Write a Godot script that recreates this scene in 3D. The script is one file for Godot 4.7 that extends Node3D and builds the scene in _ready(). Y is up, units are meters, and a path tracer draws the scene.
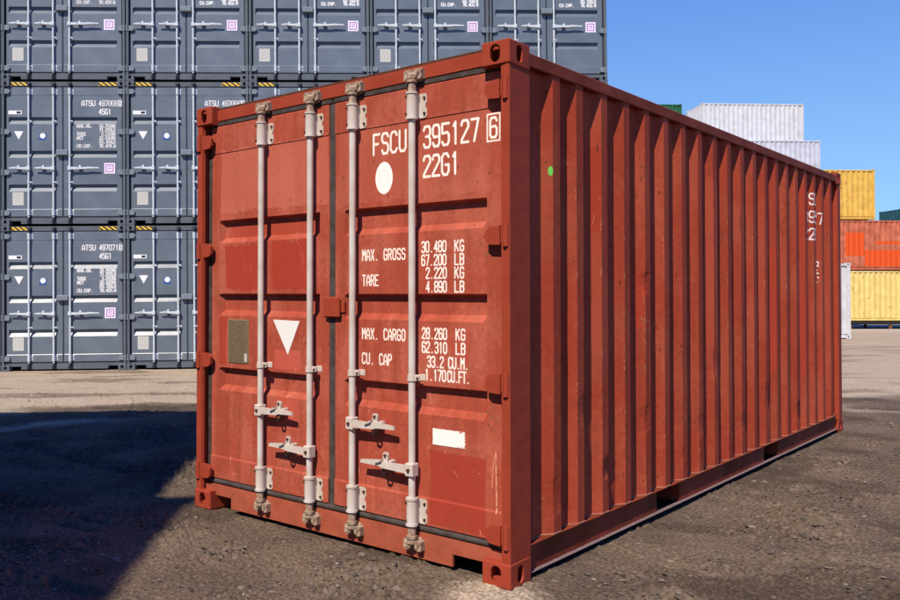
extends Node3D
# A red steel freight container in a dirt yard, walls of grey containers behind it.
# The yard's grid: axis "t" runs along the grey doors, axis "s" runs away from the camera.

const W := 2.438
const GRID := 0.7518          # turn of the yard's grid
const RED_LEN := 6.058
const RED_H := 2.591

var M := {}                   # materials
var mesh_cache := {}
var names := {}
var glyphs := {}
var n_big: FastNoiseLite
var n_mid: FastNoiseLite
var n_clod: FastNoiseLite
var n_fine: FastNoiseLite
var n_patch: FastNoiseLite
var n_cell: FastNoiseLite
var n_track: FastNoiseLite

# ------------------------------------------------------------------ mesh builder
class MB:
	var v := PackedVector3Array()
	var n := PackedVector3Array()
	var uv := PackedVector2Array()
	var xf := Transform3D.IDENTITY
	var uv_rect := Rect2(0, 0, 1, 1)
	func tri(a: Vector3, b: Vector3, c: Vector3, na := Vector3.ZERO, nb := Vector3.ZERO, nc := Vector3.ZERO) -> void:
		# a, b, c counter-clockwise seen from outside
		if na == Vector3.ZERO:
			na = (b - a).cross(c - a)
			if na.length_squared() < 1e-16:
				return
			na = na.normalized(); nb = na; nc = na
		var flip := xf.basis.determinant() < 0.0
		var ps: Array[Vector3] = [a, c, b]
		var ns: Array[Vector3] = [na, nc, nb]
		if flip:
			ps = [a, b, c]; ns = [na, nb, nc]
		for i in 3:
			v.push_back(xf * ps[i]); n.push_back((xf.basis * ns[i]).normalized())
			uv.push_back(Vector2((ps[i].x - uv_rect.position.x) / uv_rect.size.x, 1.0 - (ps[i].y - uv_rect.position.y) / uv_rect.size.y))
	func quad(a: Vector3, b: Vector3, c: Vector3, d: Vector3) -> void:
		tri(a, b, c); tri(a, c, d)
	func box(lo: Vector3, hi: Vector3, bev := 0.0) -> void:
		var c := (lo + hi) * 0.5
		var h := (hi - lo) * 0.5
		var b := minf(bev, minf(h.x, minf(h.y, h.z)) * 0.95)
		for ax in 3:
			for sg in [-1.0, 1.0]:
				var i := ax; var j := (ax + 1) % 3; var k := (ax + 2) % 3
				var p: Array[Vector3] = []
				for q in [[-1, -1], [1, -1], [1, 1], [-1, 1]]:
					var w := Vector3.ZERO
					w[i] = h[i] * sg; w[j] = (h[j] - b) * q[0]; w[k] = (h[k] - b) * q[1]
					p.push_back(c + w)
				if sg > 0: quad(p[0], p[1], p[2], p[3])
				else: quad(p[0], p[3], p[2], p[1])
		if b <= 0.0: return
		for ax in 3:               # edges parallel to axis ax
			var i := ax; var j := (ax + 1) % 3; var k := (ax + 2) % 3
			for sj in [-1.0, 1.0]:
				for sk in [-1.0, 1.0]:
					var p: Array[Vector3] = []
					for e in [[-1, 0], [1, 0], [1, 1], [-1, 1]]:
						var w := Vector3.ZERO
						w[i] = (h[i] - b) * e[0]
						w[j] = (h[j] if e[1] == 0 else h[j] - b) * sj
						w[k] = (h[k] - b if e[1] == 0 else h[k]) * sk
						p.push_back(c + w)
					var nn := (p[1] - p[0]).cross(p[2] - p[0])
					var out := Vector3.ZERO; out[j] = sj; out[k] = sk
					if nn.dot(out) > 0: quad(p[0], p[1], p[2], p[3])
					else: quad(p[0], p[3], p[2], p[1])
		for sx in [-1.0, 1.0]:
			for sy in [-1.0, 1.0]:
				for sz in [-1.0, 1.0]:
					var s := Vector3(sx, sy, sz)
					var a := c + Vector3(h.x, h.y - b, h.z - b) * s
					var bb := c + Vector3(h.x - b, h.y, h.z - b) * s
					var cc := c + Vector3(h.x - b, h.y - b, h.z) * s
					if (bb - a).cross(cc - a).dot(s) > 0: tri(a, bb, cc)
					else: tri(a, cc, bb)
	func cyl(a: Vector3, b: Vector3, r0: float, r1: float, seg := 14, caps := true) -> void:
		var d := (b - a).normalized()
		var x := d.cross(Vector3.UP if absf(d.y) < 0.9 else Vector3.RIGHT).normalized()
		var y := d.cross(x)
		for i in seg:
			var t0 := TAU * i / seg; var t1 := TAU * (i + 1) / seg
			var n0 := x * cos(t0) + y * sin(t0); var n1 := x * cos(t1) + y * sin(t1)
			tri(a + n0 * r0, a + n1 * r0, b + n1 * r1, n0, n1, n1)
			tri(a + n0 * r0, b + n1 * r1, b + n0 * r1, n0, n1, n0)
			if caps:
				tri(b, b + n0 * r1, b + n1 * r1)
				tri(a, a + n1 * r0, a + n0 * r0)
	func prism_y(poly: Array, y0: float, y1: float) -> void:
		# poly: Vector2(x, z), clockwise or not: faces turned outward by area sign
		var area := 0.0
		var cnt := poly.size()
		for i in cnt:
			var p: Vector2 = poly[i]; var q: Vector2 = poly[(i + 1) % cnt]
			area += p.x * q.y - q.x * p.y
		for i in cnt:
			var p: Vector2 = poly[i]; var q: Vector2 = poly[(i + 1) % cnt]
			var a := Vector3(p.x, y0, p.y); var b := Vector3(q.x, y0, q.y)
			var c := Vector3(q.x, y1, q.y); var d := Vector3(p.x, y1, p.y)
			if area > 0: quad(a, d, c, b)
			else: quad(a, b, c, d)
		var idx := Geometry2D.triangulate_polygon(PackedVector2Array(poly))
		for i in range(0, idx.size(), 3):
			var p: Vector2 = poly[idx[i]]; var q: Vector2 = poly[idx[i + 1]]; var r: Vector2 = poly[idx[i + 2]]
			var a := Vector3(p.x, y1, p.y); var b := Vector3(q.x, y1, q.y); var c := Vector3(r.x, y1, r.y)
			if (b - a).cross(c - a).y < 0:
				var s := b; b = c; c = s
			tri(a, b, c)
			var dn := Vector3(0, y0 - y1, 0)
			tri(a + dn, c + dn, b + dn)
	func prism_z(poly: Array, z0: float, z1: float) -> void:
		# poly in (x, y); z1 > z0, the front is z1
		var keep := xf
		xf = keep * Transform3D(Basis(Vector3(1, 0, 0), Vector3(0, 0, 1), Vector3(0, 1, 0)), Vector3.ZERO)
		prism_y(poly, z0, z1)
		xf = keep
	func mesh() -> ArrayMesh:
		var arr := []
		arr.resize(Mesh.ARRAY_MAX)
		arr[Mesh.ARRAY_VERTEX] = v; arr[Mesh.ARRAY_NORMAL] = n; arr[Mesh.ARRAY_TEX_UV] = uv
		var m := ArrayMesh.new()
		m.add_surface_from_arrays(Mesh.PRIMITIVE_TRIANGLES, arr)
		return m

func numbered(called: String) -> String:
	if not names.has(called):
		names[called] = 0
		return called
	names[called] += 1
	return "%s_%03d" % [called, names[called]]

func thing(called: String, label: String, category: String, group := "") -> Node3D:
	var o := Node3D.new()
	o.name = numbered(called)
	add_child(o)
	meta(o, label, category, group)
	return o

func meta(o: Node, label: String, category: String, group := "") -> void:
	o.set_meta("label", label); o.set_meta("category", category)
	if group != "": o.set_meta("group", group)

func part(called: String, mesh: Mesh, mat: Material, parent: Node, at := Vector3.ZERO) -> MeshInstance3D:
	var o := MeshInstance3D.new()
	o.name = called
	o.mesh = mesh
	o.material_override = mat
	o.position = at
	parent.add_child(o, true)
	return o

func bx(lo: Vector3, hi: Vector3, bev := 0.0) -> ArrayMesh:
	var m := MB.new(); m.box(lo, hi, bev); return m.mesh()

func yard(t: float, s: float, y := 0.0) -> Vector3:
	return Vector3(t * cos(GRID) - s * sin(GRID), y, -t * sin(GRID) - s * cos(GRID))

func sst(a: float, b: float, x: float) -> float:
	return smoothstep(a, b, x)

# ------------------------------------------------------------------ _ready
func _ready() -> void:
	setup_camera_and_light()
	setup_noise()
	make_materials()
	setup_glyphs()
	build_ground()
	build_grey_wall()
	build_shading_stacks()
	build_far_stacks()
	build_red_container()
	build_litter()

func setup_camera_and_light() -> void:
	var cam := Camera3D.new()
	cam.name = "camera"
	add_child(cam)
	cam.position = Vector3(2.2072, 1.3915, 3.3524)
	cam.rotation = Vector3(0.01836, 0.70333, 0)
	cam.projection = Camera3D.PROJECTION_FRUSTUM
	cam.near = 0.1
	cam.far = 1500.0
	cam.size = 0.1 * 600.0 / 851.25
	cam.frustum_offset = Vector2(43.9, -23.42) * 0.1 / 851.25
	cam.current = true

	var we := WorldEnvironment.new()
	we.name = "environment"
	var env := Environment.new()
	var sky := Sky.new()
	var sm := ProceduralSkyMaterial.new()
	sm.sky_top_color = Color(0.04, 0.29, 0.69)
	sm.sky_horizon_color = Color(0.58, 0.77, 0.92)
	sm.sky_curve = 0.20
	sm.ground_bottom_color = Color(0.30, 0.26, 0.22)
	sm.ground_horizon_color = Color(0.55, 0.52, 0.48)
	sm.sun_angle_max = 2.0
	sm.sky_energy_multiplier = 0.97
	sky.sky_material = sm
	env.background_mode = Environment.BG_SKY
	env.sky = sky
	env.tonemap_mode = Environment.TONE_MAPPER_LINEAR
	env.tonemap_exposure = 1.58
	env.sdfgi_enabled = true
	env.ssao_enabled = true
	env.ssil_enabled = true
	we.environment = env
	add_child(we)

	var sun := DirectionalLight3D.new()
	sun.name = "sun"
	var az := deg_to_rad(14.0)
	var el := deg_to_rad(49.5)
	var travel := Vector3(-sin(az) * cos(el), -sin(el), -cos(az) * cos(el))
	sun.look_at_from_position(Vector3.ZERO, travel, Vector3.UP)
	sun.light_energy = 1.27
	sun.light_color = Color(1.0, 0.955, 0.88)
	sun.light_angular_distance = 0.53
	sun.shadow_enabled = true
	add_child(sun)

func noise(sd: int, freq: float, oct := 4, type := FastNoiseLite.TYPE_SIMPLEX_SMOOTH) -> FastNoiseLite:
	var n := FastNoiseLite.new()
	n.seed = sd; n.frequency = freq; n.noise_type = type
	n.fractal_octaves = oct
	return n

func setup_noise() -> void:
	n_big = noise(3, 0.35, 3)
	n_mid = noise(5, 1.6, 4)
	n_clod = noise(9, 10.0, 3)
	n_fine = noise(13, 22.0, 2)
	n_patch = noise(21, 0.16, 5)
	n_cell = noise(41, 16.0, 2, FastNoiseLite.TYPE_CELLULAR)
	n_track = noise(33, 0.5, 3)

# ------------------------------------------------------------------ materials
func noise_tex(sd: int, freq: float, lo: Color, hi: Color, size := 512, oct := 5, as_normal := false, bump := 4.0) -> NoiseTexture2D:
	var t := NoiseTexture2D.new()
	t.width = size; t.height = size; t.seamless = true
	t.noise = noise(sd, freq, oct)
	if as_normal:
		t.as_normal_map = true; t.bump_strength = bump
	else:
		var g := Gradient.new()
		g.set_color(0, lo); g.set_color(1, hi)
		t.color_ramp = g
	return t

func paint(col: Color, rough := 0.5, tex: Texture2D = null, nrm: Texture2D = null, nscale := 0.3, tile := 1.0, spec := 0.3) -> StandardMaterial3D:
	var m := StandardMaterial3D.new()
	m.albedo_color = col
	m.roughness = rough
	m.metallic_specular = spec
	if tex != null: m.albedo_texture = tex
	if nrm != null:
		m.normal_enabled = true; m.normal_texture = nrm; m.normal_scale = nscale
	if tex != null or nrm != null:
		m.uv1_triplanar = true
		m.uv1_scale = Vector3.ONE * tile
	return m

func make_materials() -> void:
	var wear := noise_tex(101, 0.012, Color(0.72, 0.70, 0.68), Color(1, 1, 1), 512, 6)
	var mottle := noise_tex(102, 0.012, Color(0.91, 0.90, 0.89), Color(1, 1, 1), 512, 6)
	var dent := noise_tex(103, 0.006, Color.BLACK, Color.WHITE, 512, 3, true, 6.0)
	M.wear = wear; M.mottle = mottle; M.dent = dent
	M.red = paint(Color8(153, 64, 45), 0.62, mottle, dent, 0.25, 0.9, 0.2)
	M.red_dusty = paint(Color8(166, 86, 66), 0.75, noise_tex(108, 0.01, Color(0.86, 0.84, 0.80), Color(1, 1, 1), 512, 6), dent, 0.3, 1.2, 0.2)
	M.red_dark = paint(Color8(120, 52, 42), 0.6, wear, dent, 0.3, 1.3)
	M.rail = paint(Color8(142, 64, 48), 0.65, noise_tex(109, 0.006, Color(0.72, 0.74, 0.62), Color(1, 1, 1), 512, 6), dent, 0.3, 0.8, 0.2)
	M.rod = paint(Color8(208, 202, 197), 0.45, noise_tex(104, 0.012, Color(0.86, 0.80, 0.75), Color(1, 1, 1), 256, 6), null, 0, 1.7)
	M.cam = paint(Color8(204, 190, 176), 0.65, noise_tex(105, 0.02, Color(0.52, 0.42, 0.35), Color(1.0, 0.98, 0.96), 256, 4), null, 0, 6.0)
	M.rust = paint(Color8(96, 58, 38), 0.85, wear, null, 0, 6.0)
	M.rubber = paint(Color8(80, 72, 70), 0.7, noise_tex(106, 0.02, Color(0.7, 0.66, 0.62), Color(1, 1, 1), 256, 4), null, 0, 2.0)
	M.black = paint(Color8(28, 26, 26), 0.7)
	M.dustrail = paint(Color8(168, 112, 92), 0.8, wear, null, 0, 3.0)
	M.worn = paint(Color8(140, 118, 118), 0.6, wear, null, 0, 4.0)
	M.white = paint(Color8(220, 216, 212), 0.6)
	M.grey = paint(Color8(102, 112, 125), 0.36, noise_tex(107, 0.008, Color(0.88, 0.89, 0.9), Color(1, 1, 1), 512, 5), dent, 0.12, 0.5, 0.55)
	M.grey_frame = paint(Color8(92, 100, 111), 0.45, mottle, dent, 0.2, 0.8)
	M.zinc = paint(Color8(202, 212, 220), 0.4, mottle, null, 0, 2.0)
	M.grey_hinge = paint(Color8(120, 130, 142), 0.5, mottle)
	M.grey_dark = paint(Color8(48, 53, 60), 0.7)
	M.label_white = paint(Color8(224, 224, 227), 0.6)

# ------------------------------------------------------------------ stroke lettering
func setup_glyphs() -> void:
	var o := [[1, 0, 3, 0, 4, 1, 4, 5, 3, 6, 1, 6, 0, 5, 0, 1, 1, 0]]
	glyphs = {
		"0": o, "O": o,
		"1": [[1.1, 5, 2.2, 6, 2.2, 0]],
		"2": [[0, 4.8, 0, 5.2, 0.8, 6, 3.2, 6, 4, 5.2, 4, 4.2, 0, 0.6, 0, 0, 4, 0]],
		"3": [[0, 5, 0.8, 6, 3.2, 6, 4, 5.2, 4, 3.9, 3.2, 3.1, 1.4, 3.1], [3.2, 3.1, 4, 2.3, 4, 0.8, 3.2, 0, 0.8, 0, 0, 1]],
		"4": [[3, 0, 3, 6, 0, 1.8, 4, 1.8]],
		"5": [[4, 6, 0, 6, 0, 3.3, 3.1, 3.5, 4, 2.7, 4, 0.9, 3.1, 0, 0.8, 0, 0, 0.9]],
		"6": [[4, 5, 3.2, 6, 0.8, 6, 0, 5, 0, 0.9, 0.8, 0, 3.2, 0, 4, 0.9, 4, 2.6, 3.2, 3.4, 0, 3.2]],
		"7": [[0, 6, 4, 6, 1.6, 0]],
		"8": [[1, 3.2, 0, 4, 0, 5.2, 0.8, 6, 3.2, 6, 4, 5.2, 4, 4, 3, 3.2, 1, 3.2, 0, 2.4, 0, 0.8, 0.8, 0, 3.2, 0, 4, 0.8, 4, 2.4, 3, 3.2]],
		"9": [[0, 1, 0.8, 0, 3.2, 0, 4, 1, 4, 5.1, 3.2, 6, 0.8, 6, 0, 5.1, 0, 3.4, 0.8, 2.6, 4, 2.8]],
		"A": [[0, 0, 0, 4, 2, 6, 4, 4, 4, 0], [0, 2, 4, 2]],
		"B": [[0, 0, 0, 6, 3, 6, 4, 5.2, 4, 4, 3, 3.2, 0, 3.2], [3, 3.2, 4, 2.4, 4, 0.8, 3, 0, 0, 0]],
		"C": [[4, 1, 3, 0, 1, 0, 0, 1, 0, 5, 1, 6, 3, 6, 4, 5]],
		"D": [[0, 0, 0, 6, 3, 6, 4, 5, 4, 1, 3, 0, 0, 0]],
		"E": [[4, 0, 0, 0, 0, 6, 4, 6], [0, 3.1, 3, 3.1]],
		"F": [[0, 0, 0, 6, 4, 6], [0, 3.1, 3, 3.1]],
		"G": [[4, 5, 3, 6, 1, 6, 0, 5, 0, 1, 1, 0, 3, 0, 4, 1, 4, 2.8, 2.2, 2.8]],
		"I": [[2, 0, 2, 6]],
		"K": [[0, 0, 0, 6], [4, 6, 0.2, 2.6], [1.3, 3.6, 4, 0]],
		"L": [[0, 6, 0, 0, 4, 0]],
		"M": [[0, 0, 0, 6, 2, 3, 4, 6, 4, 0]],
		"N": [[0, 0, 0, 6, 4, 0, 4, 6]],
		"P": [[0, 0, 0, 6, 3, 6, 4, 5, 4, 3.8, 3, 2.9, 0, 2.9]],
		"R": [[0, 0, 0, 6, 3, 6, 4, 5, 4, 3.9, 3, 3, 0, 3], [1.9, 3, 4, 0]],
		"S": [[0, 1, 0.8, 0, 3.2, 0, 4, 0.9, 4, 2.2, 3.2, 3, 0.8, 3.2, 0, 4, 0, 5.1, 0.8, 6, 3.2, 6, 4, 5]],
		"T": [[0, 6, 4, 6], [2, 6, 2, 0]],
		"U": [[0, 6, 0, 1, 1, 0, 3, 0, 4, 1, 4, 6]],
		"X": [[0, 0, 4, 6], [0, 6, 4, 0]],
		".": [[1.6, 0.1, 2.0, 0.1]], "'": [[2, 6, 2, 5]], " ": [],
	}

func text_segments(txt: String, at: Vector2, pitch: float, gw: float, gh: float) -> Array:
	# list of [Vector2, Vector2] with y upward
	var out := []
	for i in txt.length():
		for line in glyphs.get(txt[i], []):
			for k in range(0, line.size() - 2, 2):
				out.push_back([at + Vector2(i * pitch + line[k] / 4.0 * gw, line[k + 1] / 6.0 * gh), at + Vector2(i * pitch + line[k + 2] / 4.0 * gw, line[k + 3] / 6.0 * gh)])
	return out

func text_mesh(rows: Array, stroke: float) -> ArrayMesh:
	# rows: [text, x, y, pitch, glyph width, glyph height]; ribbons in the xy plane
	var m := MB.new()
	for r in rows:
		for sg in text_segments(r[0], Vector2(r[1], r[2]), r[3], r[4], r[5]):
			var a: Vector2 = sg[0]; var b: Vector2 = sg[1]
			var d := (b - a).normalized() * stroke * 0.5
			var q := Vector2(-d.y, d.x)
			var p0 := a - d * 0.7 - q; var p1 := b + d * 0.7 - q; var p2 := b + d * 0.7 + q; var p3 := a - d * 0.7 + q
			m.quad(Vector3(p0.x, p0.y, 0), Vector3(p1.x, p1.y, 0), Vector3(p2.x, p2.y, 0), Vector3(p3.x, p3.y, 0))
	return m.mesh()

# a little painter on raw RGB bytes
class Canvas:
	var w: int
	var h: int
	var d: PackedByteArray
	var mx: float      # pixels per metre
	var my: float
	var top: float
	var wearmap: PackedByteArray
	func put(x: int, y: int, c: Color, a: float) -> void:
		if x < 0 or y < 0 or x >= w or y >= h or a <= 0.0: return
		var i := (y * w + x) * 3
		a = minf(a, 1.0)
		d[i] = int(d[i] * (1.0 - a) + c.r * 255.0 * a)
		d[i + 1] = int(d[i + 1] * (1.0 - a) + c.g * 255.0 * a)
		d[i + 2] = int(d[i + 2] * (1.0 - a) + c.b * 255.0 * a)
	func worn(x: int, y: int, keep: float) -> float:
		if x < 0 or y < 0 or x >= w or y >= h: return 0.0
		return clampf((wearmap[y * w + x] / 255.0 - (1.0 - keep)) * 9.0, 0.0, 1.0)
	func segment(a: Vector2, b: Vector2, r: float, c: Color, keep := 2.0) -> void:
		var pa := Vector2(a.x * mx, (top - a.y) * my); var pb := Vector2(b.x * mx, (top - b.y) * my)
		var rp := r * mx
		var ab := pb - pa
		var l2 := maxf(ab.length_squared(), 1e-6)
		for y in range(int(minf(pa.y, pb.y) - rp - 1), int(maxf(pa.y, pb.y) + rp + 2)):
			for x in range(int(minf(pa.x, pb.x) - rp - 1), int(maxf(pa.x, pb.x) + rp + 2)):
				var p := Vector2(x + 0.5, y + 0.5)
				var q := clampf((p - pa).dot(ab) / l2, 0, 1)
				var e := rp - p.distance_to(pa + ab * q) + 0.5
				if e > 0.0: put(x, y, c, minf(e, 1.0) * worn(x, y, keep))
	func poly(pts: PackedVector2Array, c: Color, keep := 2.0, alpha := 1.0) -> void:
		var lo := Vector2(1e9, 1e9); var hi := -lo
		var px := PackedVector2Array()
		for p in pts:
			var q := Vector2(p.x * mx, (top - p.y) * my)
			px.push_back(q); lo = lo.min(q); hi = hi.max(q)
		for y in range(int(lo.y), int(hi.y) + 1):
			for x in range(int(lo.x), int(hi.x) + 1):
				if Geometry2D.is_point_in_polygon(Vector2(x + 0.5, y + 0.5), px):
					put(x, y, c, alpha * worn(x, y, keep))
	func rough_rect(u0: float, v0: float, u1: float, v1: float, c: Color, alpha: float, edge: float, nz: FastNoiseLite) -> void:
		# a hand-painted patch with an uneven outline
		for y in range(int((top - v1 - edge) * my), int((top - v0 + edge) * my)):
			for x in range(int((u0 - edge) * mx), int((u1 + edge) * mx)):
				var u := x / mx; var v := top - y / my
				var e := minf(minf(u - u0, u1 - u), minf(v - v0, v1 - v)) + nz.get_noise_2d(u * 900.0, v * 250.0) * edge
				if e > 0.0: put(x, y, c, alpha * minf(1.0, e * mx * 0.7))
	func texture() -> ImageTexture:
		var img := Image.create_from_data(w, h, false, Image.FORMAT_RGB8, d)
		img.generate_mipmaps()
		return ImageTexture.create_from_image(img)

func noise_bytes(sd: int, freq: float, w: int, h: int, oct := 4) -> PackedByteArray:
	var img := noise(sd, freq, oct).get_image(w, h, false, false, true)
	img.convert(Image.FORMAT_L8)
	return img.get_data()

func stretched_bytes(sd: int, freq: float, w: int, h: int, cw: int, ch: int, oct := 3) -> PackedByteArray:
	var img := noise(sd, freq, oct).get_image(cw, ch, false, false, true)
	img.convert(Image.FORMAT_L8)
	img.resize(w, h, Image.INTERPOLATE_CUBIC)
	return img.get_data()

func new_canvas(w: int, h: int, size: Vector2, base: Color, pale: Color, sd: int) -> Canvas:
	var c := Canvas.new()
	c.w = w; c.h = h; c.mx = w / size.x; c.my = h / size.y; c.top = size.y
	var a := noise_bytes(sd, 0.004, w, h, 5)
	var b := noise_bytes(sd + 1, 0.05, w, h, 4)
	var st := stretched_bytes(sd + 2, 0.05, w, h, w / 3, maxi(12, h / 40))
	c.wearmap = noise_bytes(sd + 3, 0.09, w, h, 5)
	c.d.resize(w * h * 3)
	var i := 0
	for p in w * h:
		var f := clampf((a[p] - 90) / 110.0 + (b[p] - 128) / 500.0 + (st[p] - 128) / 320.0, 0.0, 1.0)
		var k := 1.0 + (b[p] - 128) * 0.0004 + (st[p] - 128) * 0.0004
		c.d[i] = clampi(int((base.r + (pale.r - base.r) * f) * 255.0 * k), 0, 255)
		c.d[i + 1] = clampi(int((base.g + (pale.g - base.g) * f) * 255.0 * k), 0, 255)
		c.d[i + 2] = clampi(int((base.b + (pale.b - base.b) * f) * 255.0 * k), 0, 255)
		i += 3
	return c

func paint_text(c: Canvas, txt: String, u: float, v: float, pitch: float, gw: float, gh: float, stroke: float, col: Color, keep := 0.86) -> void:
	for sg in text_segments(txt, Vector2(u, v), pitch, gw, gh):
		c.segment(sg[0], sg[1], stroke * 0.5, col, keep)

func scratches(c: Canvas, rng: RandomNumberGenerator, count: int, u0: float, v0: float, u1: float, v1: float, col: Color, lenm: float, vertical: float) -> void:
	for i in count:
		var p := Vector2(rng.randf_range(u0, u1), rng.randf_range(v0, v1))
		var ang := PI / 2 + rng.randfn(0, 0.25) if rng.randf() < vertical else rng.randf_range(0, TAU)
		var l := rng.randf_range(0.2, 1.0) * lenm
		var mid := p + Vector2(cos(ang), sin(ang)) * l * 0.5 + Vector2(rng.randfn(0, 0.004), 0)
		var r := rng.randf_range(0.0008, 0.0022)
		c.segment(p, mid, r, col, 0.6)
		c.segment(mid, p + Vector2(cos(ang + 0.1), sin(ang + 0.1)) * l, r, col, 0.6)

func door_texture() -> ImageTexture:
	var base := Color8(154, 70, 52)
	var c := new_canvas(1200, 1276, Vector2(W, RED_H), base, Color8(164, 84, 66), 400)
	var nz := noise(77, 0.01, 4)
	var rng := RandomNumberGenerator.new(); rng.seed = 5
	var fade := Color8(184, 102, 84)
	# chalky, sun-bleached upper panels with a blotchy lower limit
	c.rough_rect(0.19, 1.90, 1.17, 2.30, fade, 0.6, 0.02, nz)
	c.rough_rect(1.25, 1.88, 2.30, 2.30, fade, 0.3, 0.03, nz)
	# touched-up paint
	var fresh := Color8(156, 54, 38)
	c.rough_rect(0.235, 1.405, 0.565, 1.685, fresh, 0.85, 0.03, nz)
	c.rough_rect(0.690, 1.405, 1.025, 1.70, fresh, 0.85, 0.03, nz)
	c.rough_rect(0.175, 0.925, 0.255, 1.235, fresh, 0.8, 0.012, nz)
	c.rough_rect(0.24, 1.74, 1.11, 1.83, Color8(160, 62, 44), 0.6, 0.02, nz)
	c.rough_rect(1.915, 0.215, 2.262, 0.585, Color8(152, 54, 40), 0.8, 0.008, nz)
	c.rough_rect(0.715, 0.93, 0.945, 1.05, Color8(188, 88, 72), 0.7, 0.006, nz)
	c.rough_rect(0.73, 0.58, 0.93, 0.765, Color8(178, 80, 64), 0.6, 0.01, nz)
	c.rough_rect(2.02, 1.03, 2.17, 1.19, Color8(160, 60, 44), 0.4, 0.04, nz)
	# grime and rust that has its own outline
	for i in 420:
		var p := Vector2(rng.randf_range(0.1, 2.34), rng.randf_range(0.17, 2.45))
		c.segment(p, p + Vector2(0, -rng.randf_range(0.0, 0.012)), rng.randf_range(0.001, 0.0035), Color8(96, 52, 36), 0.7)
	for q in [[0.36, 0.62], [0.72, 0.29], [0.55, 0.25], [2.28, 1.62], [0.40, 0.24], [0.95, 0.23], [1.6, 0.24], [2.1, 0.23], [0.15, 1.4], [2.30, 0.8]]:
		for k in 60:
			var p := Vector2(q[0] + rng.randfn(0, 0.045), q[1] + rng.randfn(0, 0.035))
			c.segment(p, p + Vector2(rng.randfn(0, 0.006), -0.01), rng.randf_range(0.001, 0.005), Color8(120, 84, 50), 0.45)
	scratches(c, rng, 75, 0.15, 0.2, 2.3, 1.2, Color8(206, 130, 108), 0.07, 0.5)
	scratches(c, rng, 30, 0.15, 1.2, 2.3, 2.4, Color8(120, 56, 42), 0.08, 0.85)
	scratches(c, rng, 16, 0.22, 1.50, 1.05, 1.70, Color8(186, 98, 78), 0.12, 0.95)
	c.segment(Vector2(2.325, 0.33), Vector2(2.32, 0.62), 0.003, Color8(216, 160, 130), 0.7)
	c.segment(Vector2(2.297, 0.45), Vector2(2.31, 0.60), 0.002, Color8(222, 150, 116), 0.75)
	# lettering
	var wh := Color8(236, 226, 216)
	paint_text(c, "FSCU", 1.524, 2.138, 0.0620, 0.043, 0.108, 0.0135, wh)
	paint_text(c, "395127", 1.876, 2.138, 0.0605, 0.042, 0.108, 0.0135, wh)
	paint_text(c, "6", 2.291, 2.142, 0.06, 0.038, 0.095, 0.0125, wh)
	for e in [[2.274, 2.125, 2.347, 2.125], [2.347, 2.125, 2.347, 2.256], [2.347, 2.256, 2.274, 2.256], [2.274, 2.256, 2.274, 2.125]]:
		c.segment(Vector2(e[0], e[1]), Vector2(e[2], e[3]), 0.004, wh, 0.85)
	paint_text(c, "22G1", 1.876, 1.987, 0.0595, 0.042, 0.106, 0.0135, wh)
	var oval := PackedVector2Array()
	for i in 40: oval.push_back(Vector2(1.600 + 0.062 * cos(TAU * i / 40), 2.006 + 0.087 * sin(TAU * i / 40)))
	c.poly(oval, Color8(238, 230, 224), 0.97)
	for i in 24:
		var t0 := TAU * i / 24; var t1 := TAU * (i + 1) / 24
		c.segment(Vector2(1.600 + 0.03 * cos(t0), 2.006 + 0.042 * sin(t0)), Vector2(1.600 + 0.03 * cos(t1), 2.006 + 0.042 * sin(t1)), 0.002, Color8(212, 200, 192), 0.6)
	var sp := 0.0315
	paint_text(c, "MAX. GROSS", 1.443, 1.566, 0.0315, 0.021, 0.056, 0.0082, wh)
	paint_text(c, "30.480", 1.862, 1.598, 0.0275, 0.0195, 0.053, 0.0082, wh); paint_text(c, "KG", 2.076, 1.598, 0.033, 0.021, 0.053, 0.0082, wh)
	paint_text(c, "67.200", 1.862, 1.530, 0.0275, 0.0195, 0.053, 0.0082, wh); paint_text(c, "LB", 2.076, 1.530, 0.033, 0.021, 0.053, 0.0082, wh)
	paint_text(c, "TARE", 1.443, 1.428, sp, 0.021, 0.056, 0.0082, wh)
	paint_text(c, "2.220", 1.892, 1.463, 0.0275, 0.0195, 0.053, 0.0082, wh); paint_text(c, "KG", 2.076, 1.463, 0.033, 0.021, 0.053, 0.0082, wh)
	paint_text(c, "4.890", 1.892, 1.393, 0.0275, 0.0195, 0.053, 0.0082, wh); paint_text(c, "LB", 2.076, 1.393, 0.033, 0.021, 0.053, 0.0082, wh)
	paint_text(c, "MAX. CARGO", 1.443, 1.138, 0.0315, 0.021, 0.056, 0.0082, wh)
	paint_text(c, "28.260", 1.866, 1.154, 0.0275, 0.0195, 0.053, 0.0082, wh); paint_text(c, "KG", 2.083, 1.154, 0.033, 0.021, 0.053, 0.0082, wh)
	paint_text(c, "62.310", 1.866, 1.083, 0.0275, 0.0195, 0.053, 0.0082, wh); paint_text(c, "LB", 2.083, 1.083, 0.033, 0.021, 0.053, 0.0082, wh)
	paint_text(c, "CU. CAP", 1.443, 1.003, sp, 0.021, 0.056, 0.0082, wh)
	paint_text(c, "33.2", 1.900, 1.010, 0.0275, 0.0195, 0.053, 0.0082, wh); paint_text(c, "CU.M.", 2.036, 1.010, 0.0255, 0.0195, 0.053, 0.0082, wh)
	paint_text(c, "1.170", 1.886, 0.942, 0.0275, 0.0195, 0.053, 0.0082, wh); paint_text(c, "CU.FT.", 2.030, 0.942, 0.0235, 0.018, 0.053, 0.0082, wh, 0.84)
	return c.texture()

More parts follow.
